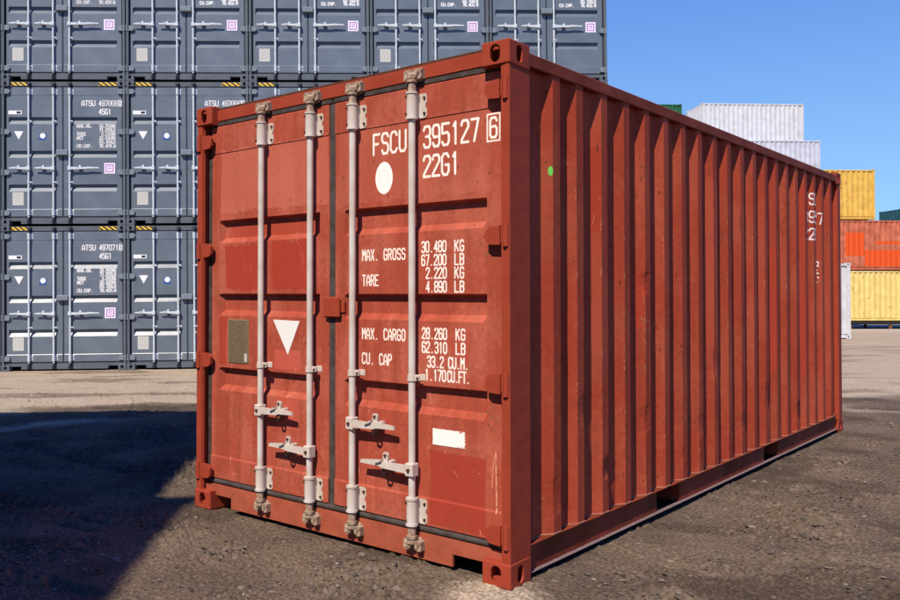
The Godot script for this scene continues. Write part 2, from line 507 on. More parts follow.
func side_texture(length: float) -> ImageTexture:
	# u runs along the wall from the doors to the far end
	var c := new_canvas(2048, 876, Vector2(length, RED_H), Color8(152, 62, 42), Color8(157, 72, 50), 500)
	var nz := noise(78, 0.01, 4)
	var rng := RandomNumberGenerator.new(); rng.seed = 9
	c.rough_rect(0.862, 1.72, 0.928, 2.20, Color8(146, 44, 26), 0.9, 0.003, nz)
	c.rough_rect(0.60, 0.2, 0.70, 1.45, Color8(160, 60, 40), 0.3, 0.01, nz)
	c.rough_rect(0.88, 0.9, 0.99, 1.36, Color8(150, 72, 54), 0.5, 0.01, nz)
	for k in 21:
		var z := 0.598 + 0.2775 * k
		if rng.randf() < 0.5:
			c.rough_rect(z - 0.02, rng.randf_range(0.2, 1.2), z + 0.10, rng.randf_range(1.5, 2.4), Color8(166, 60, 42) if rng.randf() < 0.5 else Color8(166, 74, 52), rng.randf_range(0.3, 0.7), 0.02, nz)
		# worn edges where things rubbed along the outer faces
		if rng.randf() < 0.55:
			for q in 14:
				var v := rng.randf_range(0.3, 2.0)
				c.segment(Vector2(z + 0.056 + rng.randfn(0, 0.004), v), Vector2(z + 0.056 + rng.randfn(0, 0.004), v + rng.randf_range(0.01, 0.09)), rng.randf_range(0.001, 0.003), Color8(182, 116, 84), 0.55)
	for q in 26:
		var v := rng.randf_range(0.9, 1.6)
		c.segment(Vector2(1.48 + rng.randfn(0, 0.012), v), Vector2(1.48 + rng.randfn(0, 0.012), v + rng.randf_range(0.01, 0.06)), rng.randf_range(0.001, 0.004), Color8(150, 96, 60), 0.6)
	for q in 16:        # rust runs below scrapes
		var p := Vector2(0.598 + 0.2775 * rng.randi_range(0, 18) + rng.randf_range(0.0, 0.12), rng.randf_range(0.5, 2.2))
		for k in 8:
			var o := Vector2(rng.randfn(0, 0.008), rng.randfn(0, 0.02))
			c.segment(p + o, p + o + Vector2(rng.randfn(0, 0.004), -rng.randf_range(0.02, 0.14)), rng.randf_range(0.001, 0.003), Color8(112, 60, 38), 0.55)
	for i in 500:
		var p := Vector2(rng.randf_range(0.3, length - 0.2), rng.randf_range(0.18, 2.45))
		c.segment(p, p + Vector2(0, -rng.randf_range(0.0, 0.03)), rng.randf_range(0.0015, 0.005), Color8(92, 44, 32), 0.6)
	scratches(c, rng, 160, 0.3, 0.2, length - 0.2, 2.3, Color8(190, 120, 92), 0.1, 0.8)
	# the round green sticker
	var dot := PackedVector2Array()
	for i in 24: dot.push_back(Vector2(0.400 + 0.012 * cos(TAU * i / 24), 2.005 + 0.025 * sin(TAU * i / 24)))
	c.poly(dot, Color8(110, 200, 80))
	# lettering, stencilled straight over the corrugation
	var wh := Color8(232, 222, 214)
	paint_text(c, "FSCU", 4.985, 2.205, 0.070, 0.048, 0.10, 0.014, wh, 0.9)
	paint_text(c, "395127", 4.985, 2.040, 0.070, 0.048, 0.10, 0.014, wh, 0.9)
	paint_text(c, "22G1", 4.985, 1.880, 0.070, 0.048, 0.10, 0.014, wh, 0.9)
	paint_text(c, "3", 5.300, 1.60, 0.05, 0.036, 0.080, 0.012, wh, 0.62)
	paint_text(c, "5", 5.300, 1.49, 0.05, 0.036, 0.080, 0.012, wh, 0.55)
	return c.texture()

# ------------------------------------------------------------------ ground
func macro(t: float, s: float) -> float:
	return -0.19 * sst(5, 25, s) - 0.30 * sst(22, 38, s) - 0.08 * sst(38, 50, s) - 0.11 * clampf((4.4 - t) / 12.2, 0, 1) * sst(6, 13, s)

func sandiness(p: Vector3, t: float, s: float) -> float:
	# where pale dry sand lies over the dark damp dirt
	var w := n_patch.get_noise_2d(p.x * 2.2, p.z * 2.2)
	var w2 := n_patch.get_noise_2d(t * 1.9 + 40.0 + w, s * 6.0 + 2.0 * w)
	var f := sst(6.1, 6.9, s + w * 1.6)                      # the trodden pale band before the grey wall
	if t > 2.0:
		f = sst(6.6, 7.6, s - 0.02 * t + w * 1.4)
	f *= 1.0 - 0.6 * sst(0.10, 0.34, w2) * (1.0 - sst(18, 28, s))
	# streak of sand lying inside the big shade, and a spill at the near corner casting
	f = maxf(f, 0.75 * sst(0.32, 0.0, absf(s - 5.05 - 0.10 * (t + 4.5) + w * 0.6)) * sst(-2.9, -3.6, t))
	if t > 3.2: f = maxf(f, 0.5 * sst(0.30, 0.02, absf(s - 5.35 + w * 1.8)) * sst(6.4, 4.8, t + 3.0 * w))
	var dn := Vector2(p.x + 0.02, p.z - 0.10).length()
	f = maxf(f, 0.8 * sst(0.32, 0.10, dn + w * 0.25))
	return clampf(f, 0, 1)

func track_depth(p: Vector2) -> float:
	# wheel ruts with lug prints: two crossings on the shaded ground, one in the sun
	var d := 0.0
	for tr in [[Vector2(-4.6, 0.83), Vector2(-2.75, 0.68), 0.17], [Vector2(-4.2, 1.75), Vector2(-1.75, 1.35), 0.10], [Vector2(-5.6, -0.35), Vector2(-3.6, -0.35), 0.16], [Vector2(2.1, -5.5), Vector2(1.3, 0.1), 0.18]]:
		var a: Vector2 = tr[0]; var b: Vector2 = tr[1]
		var ab := b - a
		var q := clampf((p - a).dot(ab) / ab.length_squared(), 0, 1)
		var off := p - (a + ab * q)
		var side: float = off.dot(Vector2(-ab.y, ab.x).normalized()) + 0.05 * n_track.get_noise_2d(p.x * 2.0, p.y * 2.0)
		var e: float = sst(tr[2], tr[2] * 0.6, absf(side)) * sst(0.45, 0.15, off.length())
		var run := q * ab.length()
		d += e * (-0.016 + 0.026 * sin((run + absf(side) * 0.9) * TAU / 0.115)) * (0.45 + 0.55 * sst(-0.2, 0.3, n_track.get_noise_2d(run * 3.0, 7.0)))
	return d

func ground_y(t: float, s: float, p: Vector3) -> float:
	var y := macro(t, s)
	var far := sst(90.0, 25.0, s) * sst(-14.0, -4.0, s)
	var rough := clampf(0.35 + 1.9 * n_track.get_noise_2d(p.x * 2.2 + 9.0, p.z * 2.2), 0.08, 1.25)
	var h := 0.020 * n_big.get_noise_2d(p.x, p.z) + 0.013 * n_mid.get_noise_2d(p.x, p.z)
	# clods: crumbly raised bits with steep sides
	var cl := n_clod.get_noise_2d(p.x, p.z)
	var cl2 := n_clod.get_noise_2d(p.x * 2.3 + 31.0, p.z * 2.3)
	var cell := -n_cell.get_noise_2d(p.x + 0.03 * cl2, p.z + 0.03 * cl)
	var crack := absf(n_mid.get_noise_2d(p.x * 3.1 + 70.0, p.z * 1.9)) + 0.05 * absf(cl)
	h -= 0.016 * sst(0.055, 0.015, crack) * sst(0.3, 0.8, rough)
	h += rough * (0.007 * cl + 0.013 * sst(0.16, 0.36, cl) + 0.010 * sst(0.2, 0.38, cl2) + 0.012 * cell + 0.005 * n_fine.get_noise_2d(p.x, p.z))
	# kneaded ridges left by tyres, drawn out across the yard's length
	var rg := n_mid.get_noise_2d(t * 2.6 + 1.5 * cl, s * 6.5)
	h += (0.35 + 0.65 * clampf(rough, 0, 1)) * 0.013 * sst(0.04, 0.24, rg)
	h += track_depth(Vector2(p.x, p.z))
	# low heaps
	for m in [[-4.8, -1.38, 0.34, 0.09], [-2.3, 0.12, 0.32, 0.018], [2.3, -5.2, 0.4, 0.06], [2.6, -1.4, 0.5, 0.03]]:
		var dd: float = Vector2((p.x - m[0]), (p.z - m[1])).length() / m[2]
		if dd < 1.0: h += m[3] * (1.0 - dd * dd) * (0.7 + 0.6 * cl)
	# keep the dirt under the container low
	var inx := sst(0.02, -0.28, maxf(maxf(p.x, -W - p.x), maxf(p.z, -RED_LEN - p.z)))
	h = lerpf(h, minf(h, 0.0) * 0.5 - 0.03, inx * 0.92)
	var rim := sst(0.55, 0.1, absf(maxf(maxf(p.x, -W - p.x), maxf(p.z, -RED_LEN - p.z))))
	h = lerpf(h, h * 0.5 - 0.002, rim)
	h *= 1.0 - 0.55 * sst(3.5, 7.0, s)
	if s > 12.6: h *= lerpf(1.0, 0.25, sst(12.6, 13.2, s))
	return y + h * far

func build_ground() -> void:
	var ss := PackedFloat32Array(); var ts := PackedFloat32Array()
	var s := -0.75
	while s < 900.0:
		ss.push_back(s)
		s += 0.0118 * pow((s + 3.95) / 3.9, 1.6)
	var back := PackedFloat32Array()
	s = -0.75; var ds := 0.03
	while s > -60.0:
		s -= ds; ds *= 1.18
		back.push_back(s)
	back.reverse()
	ss = back + ss
	var half := PackedFloat32Array()
	var t := 0.0; var dt := 0.0135
	while t < 900.0:
		t += dt
		half.push_back(t)
		if t > 2.6: dt *= 1.028
	for i in range(half.size() - 1, -1, -1): ts.push_back(-0.9 - half[i])
	ts.push_back(-0.9)
	for i in half.size(): ts.push_back(-0.9 + half[i])
	var nt := ts.size(); var ns := ss.size()
	var pos := PackedVector3Array(); pos.resize(nt * ns)
	var col := PackedColorArray(); col.resize(nt * ns)
	var dirt := Color(0.232, 0.174, 0.128)
	var dirt2 := Color(0.158, 0.118, 0.088)
	var sand := Color(0.66, 0.535, 0.395)
	for j in ns:
		for i in nt:
			var tt := ts[i]; var sq := ss[j]
			var p := yard(tt, sq)
			p.y = ground_y(tt, sq, p) if sq < 95.0 and absf(tt) < 95.0 else macro(tt, sq)
			pos[j * nt + i] = p
			var k := j * nt + i
			var f := sandiness(p, tt, sq)
			var g := clampf(0.5 + 0.9 * n_mid.get_noise_2d(p.x * 0.8 + 50.0, p.z * 0.8) + 0.35 * n_clod.get_noise_2d(p.x * 1.2, p.z * 1.2), 0, 1)
			var damp := 1.0 - 0.30 * sst(0.10, 0.30, n_mid.get_noise_2d(p.x * 0.55 + 11.0, p.z * 0.55 + 4.0))
			col[k] = (dirt2.lerp(dirt, g) * damp).lerp(sand * (0.88 + 0.12 * g), f).lerp(Color(0.60, 0.56, 0.50), sst(32, 37, sq + 3.0 * n_patch.get_noise_2d(p.x, p.z)) * sst(8, 14, tt))
	var nrm := PackedVector3Array(); nrm.resize(nt * ns)
	for j in ns:
		for i in nt:
			var a := pos[j * nt + maxi(i - 1, 0)]; var b := pos[j * nt + mini(i + 1, nt - 1)]
			var c := pos[maxi(j - 1, 0) * nt + i]; var d := pos[mini(j + 1, ns - 1) * nt + i]
			nrm[j * nt + i] = (b - a).cross(d - c).normalized()
	var idx := PackedInt32Array(); idx.resize((nt - 1) * (ns - 1) * 6)
	var q := 0
	for j in ns - 1:
		for i in nt - 1:
			var a := j * nt + i
			idx[q] = a; idx[q + 1] = a + nt; idx[q + 2] = a + 1
			idx[q + 3] = a + 1; idx[q + 4] = a + nt; idx[q + 5] = a + nt + 1
			q += 6
	var arr := []; arr.resize(Mesh.ARRAY_MAX)
	arr[Mesh.ARRAY_VERTEX] = pos; arr[Mesh.ARRAY_NORMAL] = nrm; arr[Mesh.ARRAY_COLOR] = col; arr[Mesh.ARRAY_INDEX] = idx
	var m := ArrayMesh.new()
	m.add_surface_from_arrays(Mesh.PRIMITIVE_TRIANGLES, arr)
	var mat := StandardMaterial3D.new()
	mat.vertex_color_use_as_albedo = true
	mat.roughness = 0.95
	mat.metallic_specular = 0.2
	mat.albedo_texture = noise_tex(201, 0.03, Color(0.55, 0.53, 0.51), Color(1.05, 1.05, 1.05), 1024, 6)
	mat.normal_enabled = true
	mat.normal_texture = noise_tex(202, 0.035, Color.BLACK, Color.WHITE, 1024, 6, true, 9.0)
	mat.normal_scale = 0.9
	mat.uv1_triplanar = true
	mat.uv1_world_triplanar = true
	mat.uv1_scale = Vector3.ONE * 1.1
	var g := part("ground", m, mat, self)
	g.set_meta("kind", "structure")
	g.set_meta("label", "dark trodden dirt of the yard with pale sand farther off")

func build_litter() -> void:
	# crumbs of dirt and small stones: nobody could count them
	var rng := RandomNumberGenerator.new(); rng.seed = 77
	var mb := MB.new()
	var ico: Array[Vector3] = []
	for i in 6:
		var a := TAU * i / 6
		ico.push_back(Vector3(cos(a) * rng.randf_range(0.7, 1.1), rng.randf_range(-0.15, 0.15), sin(a) * rng.randf_range(0.7, 1.1)))
	var top := Vector3(0.1, 0.65, -0.05); var bot := Vector3(0, -0.5, 0.1)
	for i in 6:
		mb.tri(ico[i], top, ico[(i + 1) % 6]); mb.tri(ico[i], ico[(i + 1) % 6], bot)
	var mm := MultiMesh.new()
	mm.transform_format = MultiMesh.TRANSFORM_3D
	mm.use_colors = true
	mm.mesh = mb.mesh()
	var xs: Array[Transform3D] = []
	var cs: Array[Color] = []
	for k in 90000:
		var s := -0.6 + pow(rng.randf(), 1.7) * 13.5
		var t := -0.68 + rng.randf_range(-1, 1) * (1.6 + 0.62 * (s + 3.9))
		var p := yard(t, s)
		var cluster := n_track.get_noise_2d(p.x * 3.0, p.z * 3.0)
		if cluster < rng.randf_range(0.0, 0.45) and rng.randf() > 0.05: continue
		if p.x > -W - 0.03 and p.x < 0.03 and p.z < 0.03 and p.z > -RED_LEN - 0.03: continue
		p.y = ground_y(t, s, p)
		var r := 0.003 + 0.011 * pow(rng.randf(), 2.6)
		if rng.randf() < 0.004: r = rng.randf_range(0.012, 0.022)
		xs.push_back(Transform3D(Basis.from_euler(Vector3(rng.randf() * 0.6, rng.randf() * TAU, rng.randf() * 0.6)).scaled(Vector3(rng.randf_range(0.8, 2.0), rng.randf_range(0.4, 0.9), 1) * r), p + Vector3(0, r * 0.2, 0)))
		var c := Color(0.16, 0.125, 0.1) * (rng.randf_range(0.7, 1.2) if rng.randf() < 0.3 else rng.randf_range(0.28, 0.5))
		if rng.randf() < 0.012: c = Color(0.36, 0.33, 0.29) * rng.randf_range(0.8, 1.2)
		if sandiness(p, t, s) > 0.5: c = Color(0.40, 0.34, 0.27) * rng.randf_range(0.6, 1.1)
		c.a = 1.0
		cs.push_back(c)
	for k in 9000:      # clods
		var s := -0.4 + pow(rng.randf(), 1.6) * 9.0
		var t := -0.68 + rng.randf_range(-1, 1) * (1.6 + 0.62 * (s + 3.9))
		var p := yard(t, s)
		if n_track.get_noise_2d(p.x * 2.2 + 9.0, p.z * 2.2) < rng.randf_range(0.0, 0.3): continue
		if p.x > -W - 0.04 and p.x < 0.04 and p.z < 0.04 and p.z > -RED_LEN - 0.04: continue
		p.y = ground_y(t, s, p)
		var r := 0.006 + 0.015 * pow(rng.randf(), 2.0)
		xs.push_back(Transform3D(Basis.from_euler(Vector3(rng.randf() * TAU, rng.randf() * TAU, rng.randf() * TAU)).scaled(Vector3(rng.randf_range(0.9, 1.7), rng.randf_range(0.7, 1.2), 1) * r), p))
		var c := Color(0.17, 0.132, 0.104) * rng.randf_range(0.45, 1.05)
		if sandiness(p, t, s) > 0.5: c = Color(0.40, 0.33, 0.25) * rng.randf_range(0.7, 1.1)
		c.a = 1.0
		cs.push_back(c)
	mm.instance_count = xs.size()
	for i in xs.size():
		mm.set_instance_transform(i, xs[i]); mm.set_instance_color(i, cs[i])
	var mat := StandardMaterial3D.new()
	mat.vertex_color_use_as_albedo = true
	mat.roughness = 0.95
	var o := MultiMeshInstance3D.new()
	o.name = "dirt_crumbs"
	o.multimesh = mm
	o.material_override = mat
	add_child(o)
	meta(o, "loose dirt crumbs and little stones strewn over the ground", "gravel")
	o.set_meta("kind", "stuff")

# ------------------------------------------------------------------ container pieces
func casting_mesh(sx: float, sy: float, sz: float) -> ArrayMesh:
	# outer corner at the origin; body reaches inward. Openings in the end, side and top faces
	var key := "casting%d%d%d" % [int(sx), int(sy), int(sz)]
	if mesh_cache.has(key): return mesh_cache[key]
	var m := MB.new()
	m.xf = Transform3D(Basis(Vector3(sx, 0, 0), Vector3(0, sy, 0), Vector3(0, 0, sz)), Vector3.ZERO)
	# built for the corner at +x +y +z, filling x -0.162..0, y -0.118..0, z -0.178..0
	var A := 0.162; var B := 0.118; var C := 0.178
	var b := 0.006
	holed_face(m, Vector3(-A / 2, -B / 2, 0), Vector3(1, 0, 0), Vector3(0, 1, 0), A / 2 - b, B / 2 - b, 0.0295, 0.043, 0.12)
	holed_face(m, Vector3(0, -B / 2, -C / 2), Vector3(0, 0, -1), Vector3(0, 1, 0), C / 2 - b, B / 2 - b, 0.027, 0.042, 0.10)
	holed_face(m, Vector3(-A / 2, 0, -C / 2), Vector3(1, 0, 0), Vector3(0, 0, -1), A / 2 - b, C / 2 - b, 0.031, 0.060, 0.04)
	# bevels of the three outer edges and the outer corner
	m.quad(Vector3(0, -B + b, -b), Vector3(0, -b, -b), Vector3(-b, -b, 0), Vector3(-b, -B + b, 0))
	m.quad(Vector3(-b, 0, -b), Vector3(-A + b, 0, -b), Vector3(-A + b, -b, 0), Vector3(-b, -b, 0))
	m.quad(Vector3(0, -b, -b), Vector3(0, -b, -C + b), Vector3(-b, 0, -C + b), Vector3(-b, 0, -b))
	m.tri(Vector3(0, -b, -b), Vector3(-b, 0, -b), Vector3(-b, -b, 0))
	# the inward and lower faces
	m.quad(Vector3(-A + b, -b, 0), Vector3(-A, -b, -b), Vector3(-A, -B + b, -b), Vector3(-A + b, -B + b, 0))
	m.quad(Vector3(-A, -b, -b), Vector3(-A, -b, -C), Vector3(-A, -B, -C), Vector3(-A, -B, -b))
	m.quad(Vector3(-A, 0 - b, -b), Vector3(-A + b, -b, 0), Vector3(-A + b, 0, -b), Vector3(-A + b, 0, -b))
	m.quad(Vector3(-A + b, 0, -b), Vector3(-A + b, 0, -C + b), Vector3(-A, -b, -C), Vector3(-A, -b, -b))
	m.quad(Vector3(-A + b, 0, -C + b), Vector3(-b, 0, -C + b), Vector3(0, -b, -C), Vector3(-A, -b, -C))
	m.quad(Vector3(0, -b, -C + b), Vector3(0, -B + b, -C + b), Vector3(0, -B, -C), Vector3(0, -b, -C))
	m.quad(Vector3(-A, -b, -C), Vector3(0, -b, -C), Vector3(0, -B, -C), Vector3(-A, -B, -C))
	m.quad(Vector3(-A, -B, -C), Vector3(0, -B, -C), Vector3(-b, -B, -b), Vector3(-A, -B, -b))
	m.quad(Vector3(-A + b, -B + b, 0), Vector3(-A, -B, -b), Vector3(-b, -B, -b), Vector3(-b, -B + b, 0))
	m.quad(Vector3(0, -B + b, -b), Vector3(-b, -B, -b), Vector3(0, -B, -C), Vector3(0, -B + b, -C + b))
	m.tri(Vector3(-b, -B + b, 0), Vector3(-b, -B, -b), Vector3(0, -B + b, -b))
	mesh_cache[key] = m.mesh()
	return mesh_cache[key]

func holed_face(m: MB, c: Vector3, ux: Vector3, uy: Vector3, hw: float, hh: float, rw: float, rh: float, deep: float) -> void:
	# a rectangular face with a stadium-shaped hole (rw half width, rh half height) and a dark pocket behind it
	var nn := ux.cross(uy)
	var seg := 32
	var inner: Array[Vector3] = []; var outer: Array[Vector3] = []
	for i in seg:
		var a := TAU * (i + 0.5) / seg
		var d := Vector2(cos(a), sin(a))
		var st := rh - rw
		var q := Vector2(d.x * rw, d.y * rw + (st if d.y > 0 else -st))
		inner.push_back(c + ux * q.x + uy * q.y)
		var k := minf(hw / maxf(absf(d.x), 1e-5), hh / maxf(absf(d.y), 1e-5))
		outer.push_back(c + ux * d.x * k + uy * d.y * k)
	for i in seg:
		var j := (i + 1) % seg
		m.quad(inner[i], outer[i], outer[j], inner[j])
		# fill the corner of the rectangle that a straight chord would cut
		var mid := (outer[i] + outer[j]) * 0.5 - c
		var da := outer[i] - c; var db := outer[j] - c
		if absf(absf(da.dot(ux)) - absf(db.dot(ux))) > 1e-5 and absf(absf(da.dot(uy)) - absf(db.dot(uy))) > 1e-5:
			m.tri(outer[i], c + ux * signf(mid.dot(ux)) * hw + uy * signf(mid.dot(uy)) * hh, outer[j])
		# a short rim, then the hollow behind it
		var r0 := nn * 0.013
		m.quad(inner[i], inner[j], inner[j] - r0, inner[i] - r0)
		var wi := c + (inner[i] - c) * 1.35; var wj := c + (inner[j] - c) * 1.35
		m.quad(inner[i] - r0, inner[j] - r0, wj - r0, wi - r0)
		m.quad(wi - r0, wj - r0, wj - nn * deep, wi - nn * deep)
		m.tri(c - nn * deep, wi - nn * deep, wj - nn * deep)

func corrugation(length: float) -> Array:
	# outer profile of a long wall from the doors on: [distance, depth behind the outer face]
	var p := [[0.245, 0.038]]
	var starts := [0.356]
	var s := 0.598
	while s < length - 0.30:
		starts.push_back(s); s += 0.2775
	for i in starts.size():
		var q: float = starts[i]
		p.push_back([q, 0.038]); p.push_back([q + 0.055, 0.0]); p.push_back([q + 0.125, 0.0]); p.push_back([q + 0.18, 0.038])
	p.push_back([length - 0.10, 0.038])
	return p

func side_wall_mesh(length: float, y0: float, y1: float, rows: int, dents: bool) -> ArrayMesh:
	# stands on the plane x = 0 facing +x; z runs 0..-length
	var key := "wall%.3f_%.3f_%d" % [length, y1, rows]
	if mesh_cache.has(key): return mesh_cache[key]
	var prof := corrugation(length)
	var verts := []
	for j in rows + 1:
		var y := lerpf(y0, y1, float(j) / rows)
		var line := []
		for q in prof:
			var x: float = -0.008 - q[1]
			if dents:
				x += 0.0016 * n_mid.get_noise_2d(q[0] * 1.5, y * 1.6)
				for dn in [[0.44, 0.36, 0.05, 0.13, 0.010], [0.99, 0.42, 0.06, 0.07, 0.016], [1.47, 0.62, 0.06, 0.09, 0.010], [2.35, 0.5, 0.06, 0.1, 0.008], [3.2, 0.42, 0.08, 0.08, 0.008], [1.48, 1.45, 0.06, 0.07, 0.009], [1.98, 0.34, 0.07, 0.09, 0.012], [2.62, 0.9, 0.07, 0.12, 0.009], [3.75, 0.55, 0.08, 0.14, 0.010], [4.6, 0.36, 0.08, 0.1, 0.012], [0.70, 0.78, 0.05, 0.1, 0.008]]:
					var r: float = Vector2((q[0] - dn[0]) / dn[2], (y - dn[1]) / dn[3]).length()
					if r < 1.0: x -= dn[4] * (1.0 - r * r) * (1.0 - q[1] / 0.05)
			line.push_back(Vector3(x, y, -q[0]))
		verts.push_back(line)
	var st := MB.new()
	for j in rows:
		for i in prof.size() - 1:
			var a: Vector3 = verts[j][i]; var b: Vector3 = verts[j][i + 1]; var c: Vector3 = verts[j + 1][i + 1]; var d: Vector3 = verts[j + 1][i]
			st.quad(a, b, c, d)
	# planar mapping along the wall
	for i in st.v.size():
		st.uv[i] = Vector2(-st.v[i].z / length, 1.0 - st.v[i].y / RED_H)
	mesh_cache[key] = st.mesh()
	return mesh_cache[key]

func end_wall_mesh(y0: float, y1: float) -> ArrayMesh:
	var key := "end%.3f" % y1
	if mesh_cache.has(key): return mesh_cache[key]
	var m := MB.new()
	var x := 0.10
	var pr := [[0.10, 0.045]]
	while x < W - 0.30:
		x += 0.05
		pr.push_back([x, 0.045]); pr.push_back([x + 0.05, 0.0]); pr.push_back([x + 0.15, 0.0]); pr.push_back([x + 0.20, 0.045])
		x += 0.20
	pr.push_back([W - 0.10, 0.045])
	for i in pr.size() - 1:
		m.quad(Vector3(pr[i + 1][0], y0, pr[i + 1][1]), Vector3(pr[i][0], y0, pr[i][1]), Vector3(pr[i][0], y1, pr[i][1]), Vector3(pr[i + 1][0], y1, pr[i + 1][1]))
	mesh_cache[key] = m.mesh()
	return mesh_cache[key]

func roof_mesh(length: float, y: float) -> ArrayMesh:
	var key := "roof%.3f_%.3f" % [length, y]
	if mesh_cache.has(key): return mesh_cache[key]
	var m := MB.new()
	var z := 0.10
	var pr := [[0.06, 0.0]]
	while z < length - 0.3:
		pr.push_back([z, 0.0]); pr.push_back([z + 0.02, -0.018]); pr.push_back([z + 0.11, -0.018]); pr.push_back([z + 0.13, 0.0])
		z += 0.21
	pr.push_back([length - 0.06, 0.0])
	for i in pr.size() - 1:
		m.quad(Vector3(0.07, y + pr[i][1], -pr[i][0]), Vector3(W - 0.07, y + pr[i][1], -pr[i][0]), Vector3(W - 0.07, y + pr[i + 1][1], -pr[i + 1][0]), Vector3(0.07, y + pr[i + 1][1], -pr[i + 1][0]))
	mesh_cache[key] = m.mesh()
	return mesh_cache[key]

func post_mesh(h: float, mirror: bool) -> ArrayMesh:
	# the door-side corner post: a folded section open to the door, outer corner at x = W
	var key := "post%.3f%s" % [h, mirror]
	if mesh_cache.has(key): return mesh_cache[key]
	var m := MB.new()
	if mirror: m.xf = Transform3D(Basis(Vector3(-1, 0, 0), Vector3(0, 1, 0), Vector3(0, 0, 1)), Vector3(W, 0, 0))
	var o := W - 0.005
	m.prism_y([Vector2(o - 0.048, -0.010), Vector2(o - 0.006, -0.005), Vector2(o, -0.011), Vector2(o, -0.185), Vector2(o - 0.030, -0.192), Vector2(o - 0.030, -0.247), Vector2(o - 0.05, -0.247), Vector2(o - 0.05, -0.19), Vector2(o - 0.10, -0.19), Vector2(o - 0.10, -0.11), Vector2(o - 0.045, -0.11), Vector2(o - 0.045, -0.03), Vector2(o - 0.055, -0.03)], 0.116, h - 0.116)
	mesh_cache[key] = m.mesh()
	return mesh_cache[key]

func rear_post_mesh(h: float, mirror: bool) -> ArrayMesh:
	var key := "rearpost%.3f%s" % [h, mirror]
	if mesh_cache.has(key): return mesh_cache[key]
	var m := MB.new()
	if mirror: m.xf = Transform3D(Basis(Vector3(-1, 0, 0), Vector3(0, 1, 0), Vector3(0, 0, 1)), Vector3(W, 0, 0))
	m.box(Vector3(W - 0.12, 0.116, 0.005), Vector3(W - 0.005, h - 0.116, 0.125), 0.008)
	mesh_cache[key] = m.mesh()
	return mesh_cache[key]

func side_rail_mesh(length: float, h: float, top: bool, mirror: bool) -> ArrayMesh:
	var key := "rail%.3f%.3f%s%s" % [length, h, top, mirror]
	if mesh_cache.has(key): return mesh_cache[key]
	var m := MB.new()
	if mirror: m.xf = Transform3D(Basis(Vector3(-1, 0, 0), Vector3(0, 1, 0), Vector3(0, 0, 1)), Vector3(W, 0, 0))
	if top:
		m.box(Vector3(W - 0.062, h - 0.100, -length + 0.176), Vector3(W - 0.002, h - 0.033, -0.176), 0.005)
	else:
		# outward channel: web, upper flange, lower flange, broken by two fork pockets
		var gaps := [[1.67, 2.02], [3.70, 4.05]] if length < 7.0 else []
		var z := 0.176
		var runs := []
		for g in gaps:
			runs.push_back([z, g[0]]); z = g[1]
		runs.push_back([z, length - 0.176])
		for r in runs:
			m.box(Vector3(W - 0.036, 0.040, -r[1]), Vector3(W - 0.026, 0.168, -r[0]))
		m.box(Vector3(W - 0.060, 0.1683, -length + 0.176), Vector3(W - 0.004, 0.174, -0.176), 0.002)
		for g in gaps:
			# walls of the pocket
			m.box(Vector3(W - 0.9, 0.040, -g[0] - 0.006), Vector3(W - 0.0365, 0.168, -g[0]))
			m.box(Vector3(W - 0.9, 0.040, -g[1]), Vector3(W - 0.0365, 0.168, -g[1] + 0.006))
	mesh_cache[key] = m.mesh()
	return mesh_cache[key]

func shell(root: Node3D, length: float, h: float, mat: Material, wall_mat: Material, rail_mat: Material, with_doors: bool, dents := false, dust: Material = null) -> void:
	# everything but the doors. Local frame: x 0..W, doors at z = 0, the length runs towards -z
	for sx in [0, 1]:
		for sy in [0, 1]:
			for sz in [0, 1]:
				part("corner_casting", casting_mesh(1.0 if sx else -1.0, 1.0 if sy else -1.0, 1.0 if sz == 0 else -1.0), mat, root, Vector3(W * sx, h * sy, -length * sz))
	for mir in [false, true]:
		part("corner_post", post_mesh(h, mir) if with_doors else rear_post_mesh_front(h, mir), mat, root)
		part("corner_post", rear_post_mesh(h, mir), mat, root, Vector3(0, 0, -length))
		part("top_rail", side_rail_mesh(length, h, true, mir), rail_mat, root)
		var br := part("bottom_rail", side_rail_mesh(length, h, false, mir), rail_mat, root)
		var x0 := 0.003 if mir else W - 0.036
		part("lower_flange", bx(Vector3(x0, 0.0355, -length + 0.176), Vector3(x0 + 0.033, 0.0397, -0.176), 0.0015), dust if dust != null else rail_mat, br)
	var wm := side_wall_mesh(length, 0.172, h - 0.098, 64 if dents else 1, dents)
	part("side_wall", wm, wall_mat, root, Vector3(W, 0, 0))
	var w2 := part("side_wall", wm, wall_mat, root, Vector3(0, 0, -length))
	w2.rotation.y = PI
	part("end_wall", end_wall_mesh(0.15, h - 0.09), mat, root, Vector3(0, 0, -length))
	if not with_doors:
		var e := part("end_wall", end_wall_mesh(0.15, h - 0.09), mat, root, Vector3(W, 0, 0))
		e.rotation.y = PI
	part("roof", roof_mesh(length, h - 0.03), mat, root)
	part("cross_beam", bx(Vector3(0.14, 0.03, -length + 0.03), Vector3(W - 0.14, 0.15, -length + 0.12), 0.005), mat, root)
	part("cross_beam", bx(Vector3(0.14, h - 0.12, -length + 0.03), Vector3(W - 0.14, h - 0.02, -length + 0.12), 0.005), mat, root)
	if not with_doors:
		part("cross_beam", bx(Vector3(0.14, 0.03, -0.12), Vector3(W - 0.14, 0.15, -0.03), 0.005), mat, root)
		part("cross_beam", bx(Vector3(0.14, h - 0.12, -0.12), Vector3(W - 0.14, h - 0.02, -0.03), 0.005), mat, root)
	part("floor", bx(Vector3(0.062, 0.176, -length + 0.1), Vector3(W - 0.062, 0.2, -0.13)), M.grey_dark, root)

